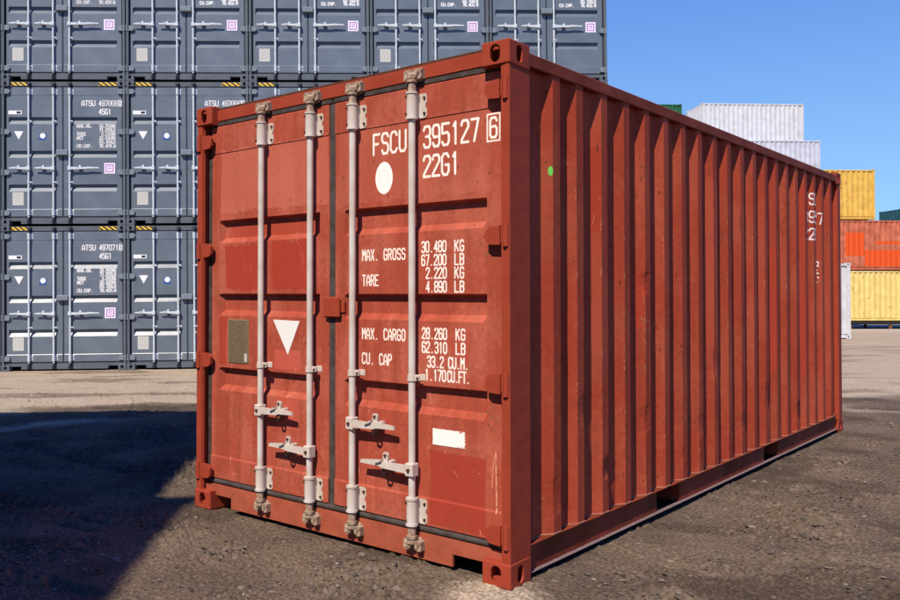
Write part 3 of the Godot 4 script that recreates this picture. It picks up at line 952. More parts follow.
func rear_post_mesh_front(h: float, mirror: bool) -> ArrayMesh:
	var key := "frontpost%.3f%s" % [h, mirror]
	if mesh_cache.has(key): return mesh_cache[key]
	var m := MB.new()
	if mirror: m.xf = Transform3D(Basis(Vector3(-1, 0, 0), Vector3(0, 1, 0), Vector3(0, 0, 1)), Vector3(W, 0, 0))
	m.box(Vector3(W - 0.12, 0.116, -0.17), Vector3(W - 0.005, h - 0.116, -0.005), 0.008)
	m.box(Vector3(W - 0.09, 0.116, -0.27), Vector3(W - 0.035, h - 0.116, -0.17), 0.0)
	mesh_cache[key] = m.mesh()
	return mesh_cache[key]

# ------------------------------------------------------------------ door pieces
func door_mesh(u0: float, u1: float, v0: float, v1: float, c0: float, c1: float, chans: Array, ridge: float, seam: float, zf: float, uvr: Rect2, deep := 0.036, bevel := 0.034) -> ArrayMesh:
	# pressed steel door: recessed horizontal channels between u = c0 and c1. chans: [top, bottom]
	var us: Array = [u0, u0 + 0.006, c0, c0 + 0.022, c0 + 0.3, (c0 + c1) * 0.5, c1 - 0.3, c1 - 0.022, c1, u1 - 0.006, u1]
	var vs: Array = [v0, v0 + 0.006, ridge, ridge + 0.010, seam, seam + 0.004, v1 - 0.006, v1]
	for q in chans:
		vs.append_array([q[0], q[0] - 0.012, q[1] + bevel, q[1]])
	vs.sort()
	var hmap := func(u: float, v: float) -> float:
		var z := 0.0
		if v <= ridge + 1e-5: z += 0.006
		if v >= seam + 0.0035: z += 0.0045
		var hu: float = clampf(minf((u - c0) / 0.022, (c1 - u) / 0.022), 0, 1)
		for q in chans:
			if v < q[0] and v > q[1]:
				var hv: float = clampf(minf((q[0] - v) / 0.012, (v - q[1]) / bevel), 0, 1)
				z -= deep * minf(hu, hv)
		if u < u0 + 1e-4 or u > u1 - 1e-4 or v < v0 + 1e-4 or v > v1 - 1e-4: z -= 0.006
		# pressings are never dead flat
		if u > c0 and u < c1: z += 0.0018 * n_big.get_noise_2d(u * 6.0, v * 6.0)
		return z
	var m := MB.new()
	m.uv_rect = uvr
	for j in vs.size() - 1:
		for i in us.size() - 1:
			if us[i + 1] - us[i] < 1e-5 or vs[j + 1] - vs[j] < 1e-5: continue
			var p: Array[Vector3] = []
			for q in [[0, 0], [1, 0], [1, 1], [0, 1]]:
				var u: float = us[i + q[0]]; var v: float = vs[j + q[1]]
				p.push_back(Vector3(u, v, zf + hmap.call(u, v)))
			m.quad(p[0], p[1], p[2], p[3])
	# edges and back
	var zb := zf - 0.05; var ze := zf - 0.006
	m.quad(Vector3(u0, v0, zb), Vector3(u0, v0, ze), Vector3(u0, v1, ze), Vector3(u0, v1, zb))
	m.quad(Vector3(u1, v0, ze), Vector3(u1, v0, zb), Vector3(u1, v1, zb), Vector3(u1, v1, ze))
	m.quad(Vector3(u0, v1, ze), Vector3(u1, v1, ze), Vector3(u1, v1, zb), Vector3(u0, v1, zb))
	m.quad(Vector3(u0, v0, zb), Vector3(u1, v0, zb), Vector3(u1, v0, ze), Vector3(u0, v0, ze))
	m.quad(Vector3(u1, v0, zb), Vector3(u0, v0, zb), Vector3(u0, v1, zb), Vector3(u1, v1, zb))
	return m.mesh()

func rod_mesh(v0: float, v1: float, r: float) -> ArrayMesh:
	var m := MB.new()
	m.cyl(Vector3(0, v0, 0), Vector3(0, v1, 0), r, r, 16)
	return m.mesh()

func bracket_mesh(r: float, h: float) -> ArrayMesh:
	# sleeve round the rod with a bolted ear on its right
	var m := MB.new()
	m.cyl(Vector3(0, -h / 2, 0), Vector3(0, h / 2, 0), r, r, 16)
	m.cyl(Vector3(0, h / 2 - 0.008, 0), Vector3(0, h / 2 + 0.004, 0), r + 0.004, r + 0.004, 16)
	m.cyl(Vector3(0, -h / 2 - 0.004, 0), Vector3(0, -h / 2 + 0.008, 0), r + 0.004, r + 0.004, 16)
	m.box(Vector3(-0.01, -h / 2 + 0.008, -0.050), Vector3(r * 0.8, h / 2 - 0.008, -0.01), 0.003)
	m.prism_z([Vector2(r * 0.7, -h / 2 + 0.004), Vector2(r + 0.030, -h / 2 + 0.004), Vector2(r + 0.042, -h / 2 + 0.016), Vector2(r + 0.042, -0.018), Vector2(r + 0.033, -0.008), Vector2(r + 0.033, 0.008), Vector2(r + 0.042, 0.018), Vector2(r + 0.042, h / 2 - 0.016), Vector2(r + 0.030, h / 2 - 0.004), Vector2(r * 0.7, h / 2 - 0.004)], -0.048, -0.034)
	return m.mesh()

func bolts_mesh(pts: Array, r: float) -> ArrayMesh:
	var m := MB.new()
	for p in pts:
		m.cyl(p, p + Vector3(0, 0, 0.010), r, r * 0.8, 8)
	return m.mesh()

func cam_mesh(up: float) -> ArrayMesh:
	# the locking cam on a rod's end: collar, lump and two hooked claws
	var m := MB.new()
	m.cyl(Vector3(0, 0, 0), Vector3(0, up * 0.055, 0), 0.024, 0.020, 12)
	m.cyl(Vector3(0, up * 0.050, 0), Vector3(0, up * 0.064, 0), 0.029, 0.029, 12)
	m.box(Vector3(-0.026, minf(up * 0.06, up * 0.10), -0.034), Vector3(0.022, maxf(up * 0.06, up * 0.10), 0.020), 0.010)
	m.prism_z([Vector2(-0.030, up * 0.066), Vector2(-0.012, up * 0.062), Vector2(0.0, up * 0.10), Vector2(-0.010, up * 0.118), Vector2(-0.034, up * 0.108), Vector2(-0.042, up * 0.09)], -0.030, 0.012)
	m.prism_z([Vector2(0.012, up * 0.07), Vector2(0.034, up * 0.078), Vector2(0.040, up * 0.106), Vector2(0.030, up * 0.122), Vector2(0.018, up * 0.112), Vector2(0.020, up * 0.096)], -0.036, 0.004)
	return m.mesh()

func keeper_mesh() -> ArrayMesh:
	var m := MB.new()
	for sx in [-1.0, 1.0]:
		m.prism_z([Vector2(sx * 0.030, -0.03), Vector2(sx * 0.058, -0.024), Vector2(sx * 0.058, 0.022), Vector2(sx * 0.034, 0.030), Vector2(sx * 0.044, 0.0)], 0.0, 0.034)
	m.box(Vector3(-0.045, -0.036, 0.0), Vector3(0.045, 0.036, 0.006), 0.002)
	return m.mesh()

func guide_mesh(r: float) -> ArrayMesh:
	var m := MB.new()
	m.cyl(Vector3(0, -0.016, 0), Vector3(0, 0.016, 0), r + 0.006, r + 0.006, 14)
	m.box(Vector3(0.0, -0.014, -0.05), Vector3(0.022, 0.014, 0.0), 0.003)
	m.box(Vector3(0.016, -0.018, -0.048), Vector3(0.056, 0.018, -0.040), 0.003)
	m.box(Vector3(r, -0.015, -0.006), Vector3(0.052, 0.015, 0.006), 0.003)
	return m.mesh()

func handle_mesh(dir: float, length: float, k := 1.0) -> ArrayMesh:
	# hub clamped on the rod and a flat lever that narrows into a grip
	var m := MB.new()
	m.box(Vector3(-0.026, -0.034, -0.024) * k, Vector3(0.026, 0.034, 0.030) * k, 0.005)
	var pts := [Vector2(dir * 0.015, 0.022), Vector2(dir * length * 0.55, 0.018), Vector2(dir * length * 0.62, 0.026), Vector2(dir * length, 0.014), Vector2(dir * (length + 0.004), -0.004), Vector2(dir * length * 0.62, -0.006), Vector2(dir * length * 0.55, -0.014), Vector2(dir * 0.015, -0.020)]
	for i in pts.size(): pts[i] = Vector2(pts[i].x, pts[i].y * k)
	m.prism_z(pts, 0.010, 0.024)
	return m.mesh()

func catch_mesh() -> ArrayMesh:
	# retainer plate with its pivoting hasp, bolted to the door behind the lever
	var m := MB.new()
	m.prism_z([Vector2(-0.016, -0.020), Vector2(0.016, -0.020), Vector2(0.018, 0.050), Vector2(0.010, 0.062), Vector2(-0.010, 0.062), Vector2(-0.018, 0.050)], -0.002, 0.010)
	m.box(Vector3(-0.045, -0.018, -0.044), Vector3(0.030, 0.020, 0.0), 0.004)
	m.prism_z([Vector2(-0.055, 0.000), Vector2(-0.012, 0.016), Vector2(-0.012, 0.028), Vector2(-0.030, 0.020), Vector2(-0.058, 0.010)], 0.012, 0.036)
	return m.mesh()

func ring_mesh(r: float, rr: float) -> ArrayMesh:
	var t := TorusMesh.new()
	t.inner_radius = r - rr; t.outer_radius = r + rr; t.rings = 16; t.ring_segments = 8
	var a := ArrayMesh.new()
	a.add_surface_from_arrays(Mesh.PRIMITIVE_TRIANGLES, t.get_mesh_arrays())
	return a

func hinge_mesh(mirror: bool, k := 1.0) -> ArrayMesh:
	# strap that tapers onto the door and rolls round a pin at the post
	var m := MB.new()
	m.xf = Transform3D(Basis(Vector3(-k if mirror else k, 0, 0), Vector3(0, k, 0), Vector3(0, 0, k)), Vector3.ZERO)
	m.prism_z([Vector2(-0.085, -0.022), Vector2(-0.062, -0.042), Vector2(0.0, -0.046), Vector2(0.0, 0.046), Vector2(-0.062, 0.042), Vector2(-0.085, 0.022)], 0.010, 0.030)
	m.box(Vector3(-0.052, -0.030, -0.012), Vector3(-0.004, 0.030, 0.0102), 0.002)
	m.box(Vector3(-0.002, -0.046, -0.010), Vector3(0.030, 0.046, 0.0305), 0.010)
	m.cyl(Vector3(0.036, -0.054, 0.030), Vector3(0.036, 0.054, 0.030), 0.017, 0.017, 12)
	return m.mesh()

# ------------------------------------------------------------------ the red container
func build_red_container() -> void:
	var root := thing("red_container", "faded red steel shipping container with white locking rods, standing alone on the dirt", "container")
	root.position = Vector3(-W, 0, 0)
	var wall := StandardMaterial3D.new()
	wall.albedo_texture = side_texture(RED_LEN)
	wall.roughness = 0.7
	wall.metallic_specular = 0.2
	var dm := StandardMaterial3D.new()
	dm.albedo_texture = door_texture()
	dm.roughness = 0.7
	dm.metallic_specular = 0.25
	shell(root, RED_LEN, RED_H, M.red, wall, M.rail, true, true, M.worn)
	var zf := -0.055
	# frame round the doors
	var header := MB.new()
	header.box(Vector3(0.160, 2.493, -0.15), Vector3(W - 0.160, 2.566, -0.048), 0.004)
	var hd := part("door_header", header.mesh(), M.red, root)
	part("sealant_strip", bx(Vector3(0.165, 2.5665, -0.14), Vector3(W - 0.165, 2.582, -0.056), 0.002), M.rust, hd)
	var sill := MB.new()
	sill.prism_z([Vector2(0.162, 0.118), Vector2(0.162, 0.092), Vector2(0.318, 0.092), Vector2(0.318, 0.026), Vector2(2.066, 0.026), Vector2(2.066, 0.088), Vector2(W - 0.162, 0.088), Vector2(W - 0.162, 0.118), Vector2(W - 0.06, 0.118), Vector2(W - 0.06, 0.160), Vector2(0.06, 0.160), Vector2(0.06, 0.118)], -0.062, -0.046)
	var sl := part("door_sill", sill.mesh(), M.red_dusty, root)
	# doors
	var chans := [[1.853, 1.706], [1.383, 1.243], [0.912, 0.765]]
	var uvr := Rect2(0, 0, W, RED_H)
	var left := part("door", door_mesh(0.098, 1.181, 0.196, 2.462, 0.176, 1.108, chans, 0.335, 2.284, zf, uvr), dm, root)
	left.set_meta("label", "left door with a metal data plate and a white triangle")
	var right := part("door", door_mesh(1.227, 2.362, 0.196, 2.462, 1.305, 2.272, chans, 0.335, 2.284, zf, uvr), dm, root)
	right.set_meta("label", "right door with white number and weight lettering")
	var gz := zf - 0.008
	# rubber gaskets round each door
	for dd in [[left, 0.060, 1.203], [right, 1.2035, 2.395]]:
		var g := MB.new()
		g.cyl(Vector3(dd[1], 0.178, gz), Vector3(dd[2], 0.178, gz), 0.0175, 0.0175, 10)
		part("bottom_gasket", g.mesh(), M.rubber, dd[0])
		g = MB.new()
		g.box(Vector3(dd[1] + 0.01, 2.4625, gz - 0.02), Vector3(dd[2] - 0.0002, 2.4925, gz + 0.012), 0.005)
		part("top_gasket", g.mesh(), M.rubber, dd[0])
	part("side_gasket", bx(Vector3(0.064, 0.19, gz - 0.02), Vector3(0.0975, 2.465, gz + 0.006), 0.004), M.rubber, left)
	part("centre_gasket", bx(Vector3(1.1815, 0.19, gz - 0.02), Vector3(1.2265, 2.465, gz + 0.005), 0.003), M.rubber, left)
	part("side_gasket", bx(Vector3(2.3625, 0.19, gz - 0.02), Vector3(2.392, 2.465, gz - 0.004), 0.004), M.rubber, right)
	# locking rods and their fittings
	var rz := -0.012
	var rods := [[left, 0.640, 0.681, 1.0, 0.30], [left, 1.070, 0.482, -1.0, 0.325], [right, 1.407, 0.678, 1.0, 0.315], [right, 1.832, 0.482, -1.0, 0.34]]
	var rm := rod_mesh(0.17, 2.44, 0.0185)
	var bm := bracket_mesh(0.029, 0.135)
	var bolt := bolts_mesh([Vector3(0.057, 0.040, -0.034), Vector3(0.057, -0.040, -0.034), Vector3(-0.018, 0.045, 0.022), Vector3(-0.018, -0.045, 0.022)], 0.0075)
	for r in rods:
		var d: Node3D = r[0]; var u: float = r[1]
		var px := Vector3(u, 0, rz)
		part("locking_rod", rm, M.rod, d, px)
		for v in [2.355, 0.268]:
			part("rod_bracket", bm, M.rod, d, px + Vector3(0, v, 0))
			part("bracket_bolts", bolt, M.rust, d, px + Vector3(0, v, 0))
		part("rod_guide", guide_mesh(0.0185), M.rod, d, px + Vector3(0, 0.952, 0))
		part("guide_bolt", bolts_mesh([Vector3(0.043, 0, 0.004)], 0.007), M.rust, d, px + Vector3(0, 0.952, 0))
		part("locking_cam", cam_mesh(1.0), M.cam, d, px + Vector3(0, 2.425, 0))
		part("locking_cam", cam_mesh(-1.0), M.cam, d, px + Vector3(0, 0.196, 0))
		part("cam_keeper", keeper_mesh(), M.cam, hd, Vector3(u, 2.518, -0.0478))
		part("cam_keeper", keeper_mesh(), M.cam, sl, Vector3(u, 0.098, -0.0458))
		part("door_handle", handle_mesh(r[3], r[4]), M.rod, d, px + Vector3(0, r[2], 0))
		part("hub_bolt", bolts_mesh([Vector3(0.0, 0.0, 0.030)], 0.010), M.rust, d, px + Vector3(0, r[2], 0))
		var cx: float = u + r[3] * 0.175
		part("handle_catch", catch_mesh(), M.rod, d, Vector3(cx, r[2] + 0.006, -0.012))
		part("catch_bolt", bolts_mesh([Vector3(0, 0.046, 0.010)], 0.008), M.rust, d, Vector3(cx, r[2] + 0.006, -0.012))
		var rg := part("seal_ring", ring_mesh(0.017, 0.0055), M.black, d, Vector3(cx + 0.004, r[2] - 0.030, 0.004))
		rg.rotation.x = PI / 2
	# lock plate over the meeting line of the doors
	part("lock_plate", bx(Vector3(-0.062, -0.058, -0.012), Vector3(0.062, 0.058, 0.006), 0.006), M.red, right, Vector3(1.226, 1.308, -0.032))
	part("lock_plate_arm", bx(Vector3(-0.02, -0.03, -0.06), Vector3(0.05, 0.03, -0.0125), 0.002), M.red, right, Vector3(1.262, 1.308, -0.032))
	# hinges
	for v in [2.362, 1.662, 0.955, 0.240]:
		part("hinge", hinge_mesh(false), M.red, right, Vector3(W - 0.062, v, -0.038))
		part("hinge", hinge_mesh(true), M.red, left, Vector3(0.062, v, -0.038))
	# plates and stickers on the left door
	var plate_tex := plate_texture()
	var pm := MB.new()
	pm.uv_rect = Rect2(0.274, 0.945, 0.204, 0.275)
	pm.box(Vector3(0.274, 0.945, zf), Vector3(0.478, 1.220, zf + 0.004), 0.001)
	var pmat := StandardMaterial3D.new()
	pmat.albedo_texture = plate_tex; pmat.roughness = 0.55; pmat.metallic = 0.3
	part("data_plate", pm.mesh(), pmat, left)
	var tm := MB.new()
	tm.prism_z([Vector2(0.706, 1.226), Vector2(0.838, 1.020), Vector2(0.940, 1.222)], zf, zf + 0.0028)
	part("triangle_sticker", tm.mesh(), M.white, left)
	var wt := MB.new()
	wt.uv_rect = Rect2(1.935, 0.617, 0.205, 0.082)
	wt.box(Vector3(1.935, 0.617, zf), Vector3(2.140, 0.699, zf + 0.0026), 0.0006)
	var wmat := StandardMaterial3D.new()
	wmat.albedo_texture = worn_sticker_texture(); wmat.roughness = 0.7
	part("worn_sticker", wt.mesh(), wmat, right)
	# dusty weld bead along the foot of the side wall
	var bead := MB.new()
	var pr := corrugation(RED_LEN)
	for i in pr.size() - 1:
		bead.cyl(Vector3(W - 0.008 - pr[i][1], 0.176, -pr[i][0]), Vector3(W - 0.008 - pr[i + 1][1], 0.176, -pr[i + 1][0]), 0.0055, 0.0055, 6, false)
	part("weld_bead", bead.mesh(), M.dustrail, root)

func plate_texture() -> ImageTexture:
	var img := Image.create_empty(160, 216, true, Image.FORMAT_RGB8)
	img.fill(Color8(124, 104, 78))
	var rng := RandomNumberGenerator.new(); rng.seed = 4
	for i in 2600:
		var x := rng.randi_range(0, 158); var y := rng.randi_range(0, 212)
		var k := rng.randf_range(0.75, 1.15)
		img.fill_rect(Rect2i(x, y, rng.randi_range(1, 3), rng.randi_range(1, 4)), Color(0.47 * k, 0.40 * k, 0.29 * k))
	for row in 22:
		for q in 6:
			var x := rng.randi_range(8, 120)
			img.fill_rect(Rect2i(x, 10 + row * 9, rng.randi_range(6, 26), 3), Color8(88, 78, 58))
	img.fill_rect(Rect2i(0, 0, 160, 4), Color8(150, 128, 92)); img.fill_rect(Rect2i(0, 212, 160, 4), Color8(104, 84, 58))
	img.fill_rect(Rect2i(0, 0, 3, 216), Color8(140, 112, 80)); img.fill_rect(Rect2i(156, 0, 4, 216), Color8(150, 120, 84))
	img.fill_rect(Rect2i(126, 166, 22, 40), Color8(196, 190, 186))
	img.generate_mipmaps()
	return ImageTexture.create_from_image(img)

func worn_sticker_texture() -> ImageTexture:
	var img := Image.create_empty(160, 64, true, Image.FORMAT_RGB8)
	img.fill(Color8(234, 228, 222))
	var nz := noise(55, 0.05, 4)
	for y in 64:
		for x in 160:
			var e := minf(minf(x, 159 - x), minf(y, 63 - y)) / 9.0
			if nz.get_noise_2d(x * 2.0, y * 2.0) * 1.1 - 0.35 + (0.45 if x > 122 else 0.0) > e * 0.8: img.set_pixel(x, y, Color8(178, 92, 74))
	img.generate_mipmaps()
	return ImageTexture.create_from_image(img)

# ------------------------------------------------------------------ grey containers
var grey_uv := Rect2(0, 0, W, 2.896)

func tape_texture() -> ImageTexture:
	var img := Image.create_empty(128, 32, true, Image.FORMAT_RGB8)
	for y in 32:
		for x in 128:
			img.set_pixel(x, y, Color8(226, 184, 40) if posmod(x - y, 38) < 20 else Color8(24, 24, 24))
	img.generate_mipmaps()
	return ImageTexture.create_from_image(img)

func grid_sticker_texture(paper: Color, ink: Color, framed: bool) -> ImageTexture:
	var img := Image.create_empty(64, 64, true, Image.FORMAT_RGB8)
	img.fill(paper)
	if framed:
		for q in [[8, 8, 48, 6], [8, 50, 48, 6], [8, 8, 6, 48], [50, 8, 6, 48], [20, 20, 24, 4], [18, 29, 28, 4], [22, 38, 20, 4]]:
			img.fill_rect(Rect2i(q[0], q[1], q[2], q[3]), ink)
	else:
		for r in 9: img.fill_rect(Rect2i(5, 4 + r * 6, 54, 2), ink)
		for r in 4: img.fill_rect(Rect2i(12 + r * 14, 4, 2, 54), ink)
	img.generate_mipmaps()
	return ImageTexture.create_from_image(img)

func flat_mat(tex: Texture2D, rough := 0.55) -> StandardMaterial3D:
	var m := StandardMaterial3D.new()
	m.albedo_texture = tex; m.roughness = rough
	return m

func sheet(u0: float, v0: float, u1: float, v1: float, zf: float, th := 0.003) -> ArrayMesh:
	var m := MB.new()
	m.uv_rect = Rect2(u0, v0, u1 - u0, v1 - v0)
	m.box(Vector3(u0, v0, zf), Vector3(u1, v1, zf + th))
	return m.mesh()

func make_grey() -> Node3D:
	var h := 2.896
	var root := thing("grey_container", "grey", "container", "grey containers stacked in a wall")
	shell(root, 12.192, h, M.grey_frame, M.grey, M.grey_frame, true)
	var zf := -0.055
	part("door_header", bx(Vector3(0.16, 2.785, -0.15), Vector3(W - 0.16, 2.878, -0.046), 0.004), M.grey_frame, root)
	var tape := flat_mat(tape_texture())
	part("hazard_tape", sheet(0.166, 2.800, 0.52, 2.866, -0.0462), tape, root)
	part("hazard_tape", sheet(W - 0.54, 2.800, W - 0.166, 2.866, -0.0462), tape, root)
	var sill := MB.new()
	sill.prism_z([Vector2(0.162, 0.118), Vector2(0.162, 0.092), Vector2(0.37, 0.092), Vector2(0.37, 0.034), Vector2(W - 0.37, 0.034), Vector2(W - 0.37, 0.092), Vector2(W - 0.162, 0.092), Vector2(W - 0.162, 0.118), Vector2(W - 0.06, 0.118), Vector2(W - 0.06, 0.150), Vector2(0.06, 0.150), Vector2(0.06, 0.118)], -0.16, -0.046)
	part("door_sill", sill.mesh(), M.grey_frame, root)
	var chans := [[2.170, 2.030], [1.495, 1.355], [0.820, 0.680]]
	var left := part("door", door_mesh(0.085, 1.180, 0.176, 2.768, 0.130, 1.085, chans, 0.318, 2.60, zf, grey_uv, 0.05, 0.078), M.grey, root)
	var right := part("door", door_mesh(1.206, 2.355, 0.176, 2.768, 1.305, 2.265, chans, 0.318, 2.60, zf, grey_uv, 0.05, 0.078), M.grey, root)
	part("centre_gasket", bx(Vector3(1.181, 0.17, -0.09), Vector3(1.2055, 2.77, -0.063)), M.grey_dark, left)
	part("side_gasket", bx(Vector3(0.055, 0.17, -0.09), Vector3(0.0845, 2.77, -0.066)), M.grey_dark, left)
	part("side_gasket", bx(Vector3(2.3555, 0.17, -0.09), Vector3(2.388, 2.77, -0.066)), M.grey_dark, right)
	part("top_gasket", bx(Vector3(0.07, 2.769, -0.09), Vector3(W - 0.07, 2.784, -0.060)), M.grey_dark, left)
	part("bottom_gasket", bx(Vector3(0.07, 0.151, -0.09), Vector3(W - 0.07, 0.175, -0.060)), M.grey_dark, left)
	var rm := rod_mesh(0.10, 2.84, 0.019)
	var bm := bracket_mesh(0.027, 0.12)
	var rz := -0.012
	for r in [[left, 0.535, -1.0, 0.37], [left, 1.018, -1.0, 0.36], [right, 1.338, 1.0, 0.58]]:
		var d: Node3D = r[0]; var px := Vector3(r[1], 0, rz)
		part("locking_rod", rm, M.zinc, d, px)
		for v in [2.68, 0.26]: part("rod_bracket", bm, M.zinc, d, px + Vector3(0, v, 0))
		for v in [2.08, 0.86]: part("rod_guide", guide_mesh(0.019), M.zinc, d, px + Vector3(0, v, 0))
		part("locking_cam", cam_mesh(-1.0), M.grey_dark, d, px + Vector3(0, 0.155, 0))
		part("locking_cam", cam_mesh(1.0), M.grey_dark, d, px + Vector3(0, 2.745, 0))
		part("door_handle", handle_mesh(r[2], r[3], 1.15), M.zinc, d, px + Vector3(0, 1.135, 0.012))
		part("handle_catch", catch_mesh(), M.zinc, d, Vector3(r[1] + r[2] * 0.2, 1.138, -0.008))
	part("lock_box", bx(Vector3(-0.115, -0.055, -0.05), Vector3(0.115, 0.06, 0.08), 0.015), M.grey_hinge, right, Vector3(1.195, 1.445, zf))
	for v in [2.68, 1.87, 1.06, 0.25]:
		part("hinge", hinge_mesh(false, 1.15), M.grey_hinge, right, Vector3(W - 0.062, v, -0.046))
		part("hinge", hinge_mesh(true, 1.15), M.grey_hinge, left, Vector3(0.062, v, -0.046))
	# stickers
	part("purple_sticker", sheet(2.005, 1.035, 2.215, 1.245, zf), flat_mat(M.purple), right)
	part("pale_plate", sheet(0.205, 0.405, 0.420, 0.665, zf), flat_mat(M.beige), left)
	var tr := MB.new()
	tr.prism_z([Vector2(0.235, 1.885), Vector2(0.325, 1.72), Vector2(0.415, 1.885)], zf, zf + 0.003)
	part("triangle_sticker", tr.mesh(), M.label_white, left)
	var lb := part("white_label", sheet(0.125, 2.225, 0.385, 2.300, zf), M.label_white, left)
	part("label_print", sheet(0.285, 2.240, 0.365, 2.285, zf + 0.0031, 0.001), M.ink, lb)
	var bd := MB.new()
	bd.prism_z([Vector2(0.725, 1.71), Vector2(0.865, 1.71), Vector2(0.865, 1.845), Vector2(0.725, 1.845)], zf, zf + 0.003)
	var bdg := part("round_badge", bd.mesh(), M.badge_blue, left)
	var wd := MB.new()
	wd.cyl(Vector3(0.795, 1.795, zf + 0.0031), Vector3(0.795, 1.795, zf + 0.0045), 0.055, 0.055, 18)
	part("badge_face", wd.mesh(), M.label_white, bdg)
	var vals := [["MAX.GR.", "32.500KG"], ["", "71.650LB"], ["TARE", " 3.880KG"], ["NET", "28.620KG"], ["", "63.100LB"], ["CU.CAP.", "76.4CU.M"]]
	for i in vals.size():
		var v := 1.960 - i * 0.080
		if vals[i][0] != "":
			part("lettering", text_mesh([[vals[i][0], 1.47, v, 0.045, 0.032, 0.060]], 0.0165), M.label_white, right, Vector3(0, 0, zf + 0.003))
		part("lettering", text_mesh([[vals[i][1], 1.915, v, 0.040, 0.029, 0.060]], 0.0165), M.label_white, right, Vector3(0, 0, zf + 0.003))
	return root

func grey_number(root: Node3D, num: String) -> void:
	var right: Node = null
	for ch in root.get_children():
		if ch.name.begins_with("door") and ch.name != "door" and not ch.name.begins_with("door_"): right = ch
	for r in [["ATSU", 1.565, 2.395, 0.070, 0.050, 0.105], [num.substr(0, 6), 1.905, 2.395, 0.064, 0.044, 0.105], [num.substr(6, 1), 2.302, 2.405, 0.06, 0.036, 0.085], ["45G1", 1.905, 2.225, 0.062, 0.044, 0.105]]:
		var key: String = "num" + r[0]
		if not mesh_cache.has(key): mesh_cache[key] = text_mesh([r], 0.0170)
		part("lettering", mesh_cache[key], M.label_white, right, Vector3(0, 0, -0.0522))
	if not mesh_cache.has("numbox"):
		var m := MB.new()
		for e in [[2.283, 2.380, 2.357, 2.388], [2.283, 2.508, 2.357, 2.516], [2.283, 2.388, 2.291, 2.508], [2.349, 2.388, 2.357, 2.508]]:
			m.box(Vector3(e[0], e[1], 0), Vector3(e[2], e[3], 0.001))
		mesh_cache["numbox"] = m.mesh()
	part("number_frame", mesh_cache["numbox"], M.label_white, right, Vector3(0, 0, -0.0522))

func build_grey_wall() -> void:
	M.purple = grid_sticker_texture(Color8(232, 222, 238), Color8(140, 92, 168), true)
	M.beige = grid_sticker_texture(Color8(188, 188, 184), Color8(166, 165, 160), false)
	M.ink = paint(Color8(36, 42, 60), 0.6)
	M.badge_blue = paint(Color8(46, 84, 150), 0.5)
	var proto := make_grey()
	var place := ["at the open end of the grey wall", "second column from the wall's open end", "third column from the wall's open end", "fourth column from the wall's open end", "fifth column from the wall's open end", "sixth column from the wall's open end"]
	var level := ["bottom grey container on the ground", "middle grey container of its stack", "top grey container of its stack"]
	var tilt := 0.0096
	var base := Basis(Vector3.UP, GRID) * Basis(Vector3(0, 0, 1), tilt)
	var org := Vector3(-14.808, -0.1811, -4.3355)
	var nums := {"0_0": "4970710", "0_1": "4970080", "1_0": "4970714", "1_1": "4970065", "2_1": "4970132"}
	var first := true
	var k := 0
	for col in range(-1, 5):
		for row in 3:
			var o: Node3D = proto if first else proto.duplicate()
			if not first:
				o.name = numbered("grey_container"); add_child(o)
			first = false
			o.transform = Transform3D(base, org + base.x * (2.4474 * col) + base.y * (2.8965 * row))
			o.set_meta("label", level[row] + ", " + place[4 - col])
			o.set_meta("category", "container"); o.set_meta("group", "grey containers stacked in a wall")
			k += 1
	# numbers are added after the copies are made, so that each carries its own
	var i := 0
	for col in range(-1, 5):
		for row in 3:
			var nm := "grey_container" if i == 0 else "grey_container_%03d" % i
			grey_number(get_node(nm), nums.get("%d_%d" % [col, row], "49701%d%d" % [(i * 7) % 10, (i * 3) % 10]))
			i += 1

# ------------------------------------------------------------------ plain containers elsewhere in the yard
func plain(label: String, called: String, length: float, h: float, mat: Material, group: String) -> Node3D:
	var root := thing(called, label, "container", group)
	shell(root, length, h, mat, mat, mat, false)
	return root

func wall_paint(col: Color, sd: int, low := 0.72) -> StandardMaterial3D:
	return paint(col, 0.55, noise_tex(sd, 0.01, Color(low, low * 0.97, low * 0.94), Color(1, 1, 1), 512, 6), M.dent, 0.3, 0.35)

func build_shading_stacks() -> void:
	# the stack beside the camera whose shade covers the left of the yard; long sides along the grid's t axis
	var cols := [Color8(60, 82, 110), Color8(120, 54, 40), Color8(70, 96, 84)]
	var tmean := 0.0
	for row in 3:
		var h: float = 2.591 if row < 2 else 2.896
		var right: float = -5.24 if row < 2 else -5.38
		var far: float = 0.40 - 2.455 * row
		for lv in 3:
			var mat: Material = mat_cached("stack%d" % ((row + lv) % 3), cols[(row + lv) % 3], 300 + (row + lv) % 3)
			var rowname: String = ["front row of the tall side stack", "second row of the tall side stack", "back row of the tall side stack"][row]
			var o := plain(["lowest", "middle", "topmost"][lv] + " container in the " + rowname, "stacked_container", 6.058, h, mat, "containers of the tall side stack")
			# local -z runs along -t, local x along s
			o.transform = Transform3D(Basis(Vector3.UP, GRID + PI / 2), yard(right, far - W, -0.02 + lv * (h + 0.0005)))

func mat_cached(key: String, col: Color, sd: int) -> Material:
	if not M.has(key): M[key] = wall_paint(col, sd)
	return M[key]

func stand(t_right: float, s_front: float, y: float, length: float, label: String, called: String, mat: Material, group: String, turn := 0.0) -> Node3D:
	# a container whose long side faces the camera and whose right end is at t_right
	var o := plain(label, called, length, 2.591, mat, group)
	# local x -> -s (the side wall at x = W faces the camera), local -z -> +t
	o.transform = Transform3D(Basis(Vector3.UP, GRID - PI / 2 + turn), yard(t_right - length, s_front + W, y))
	return o

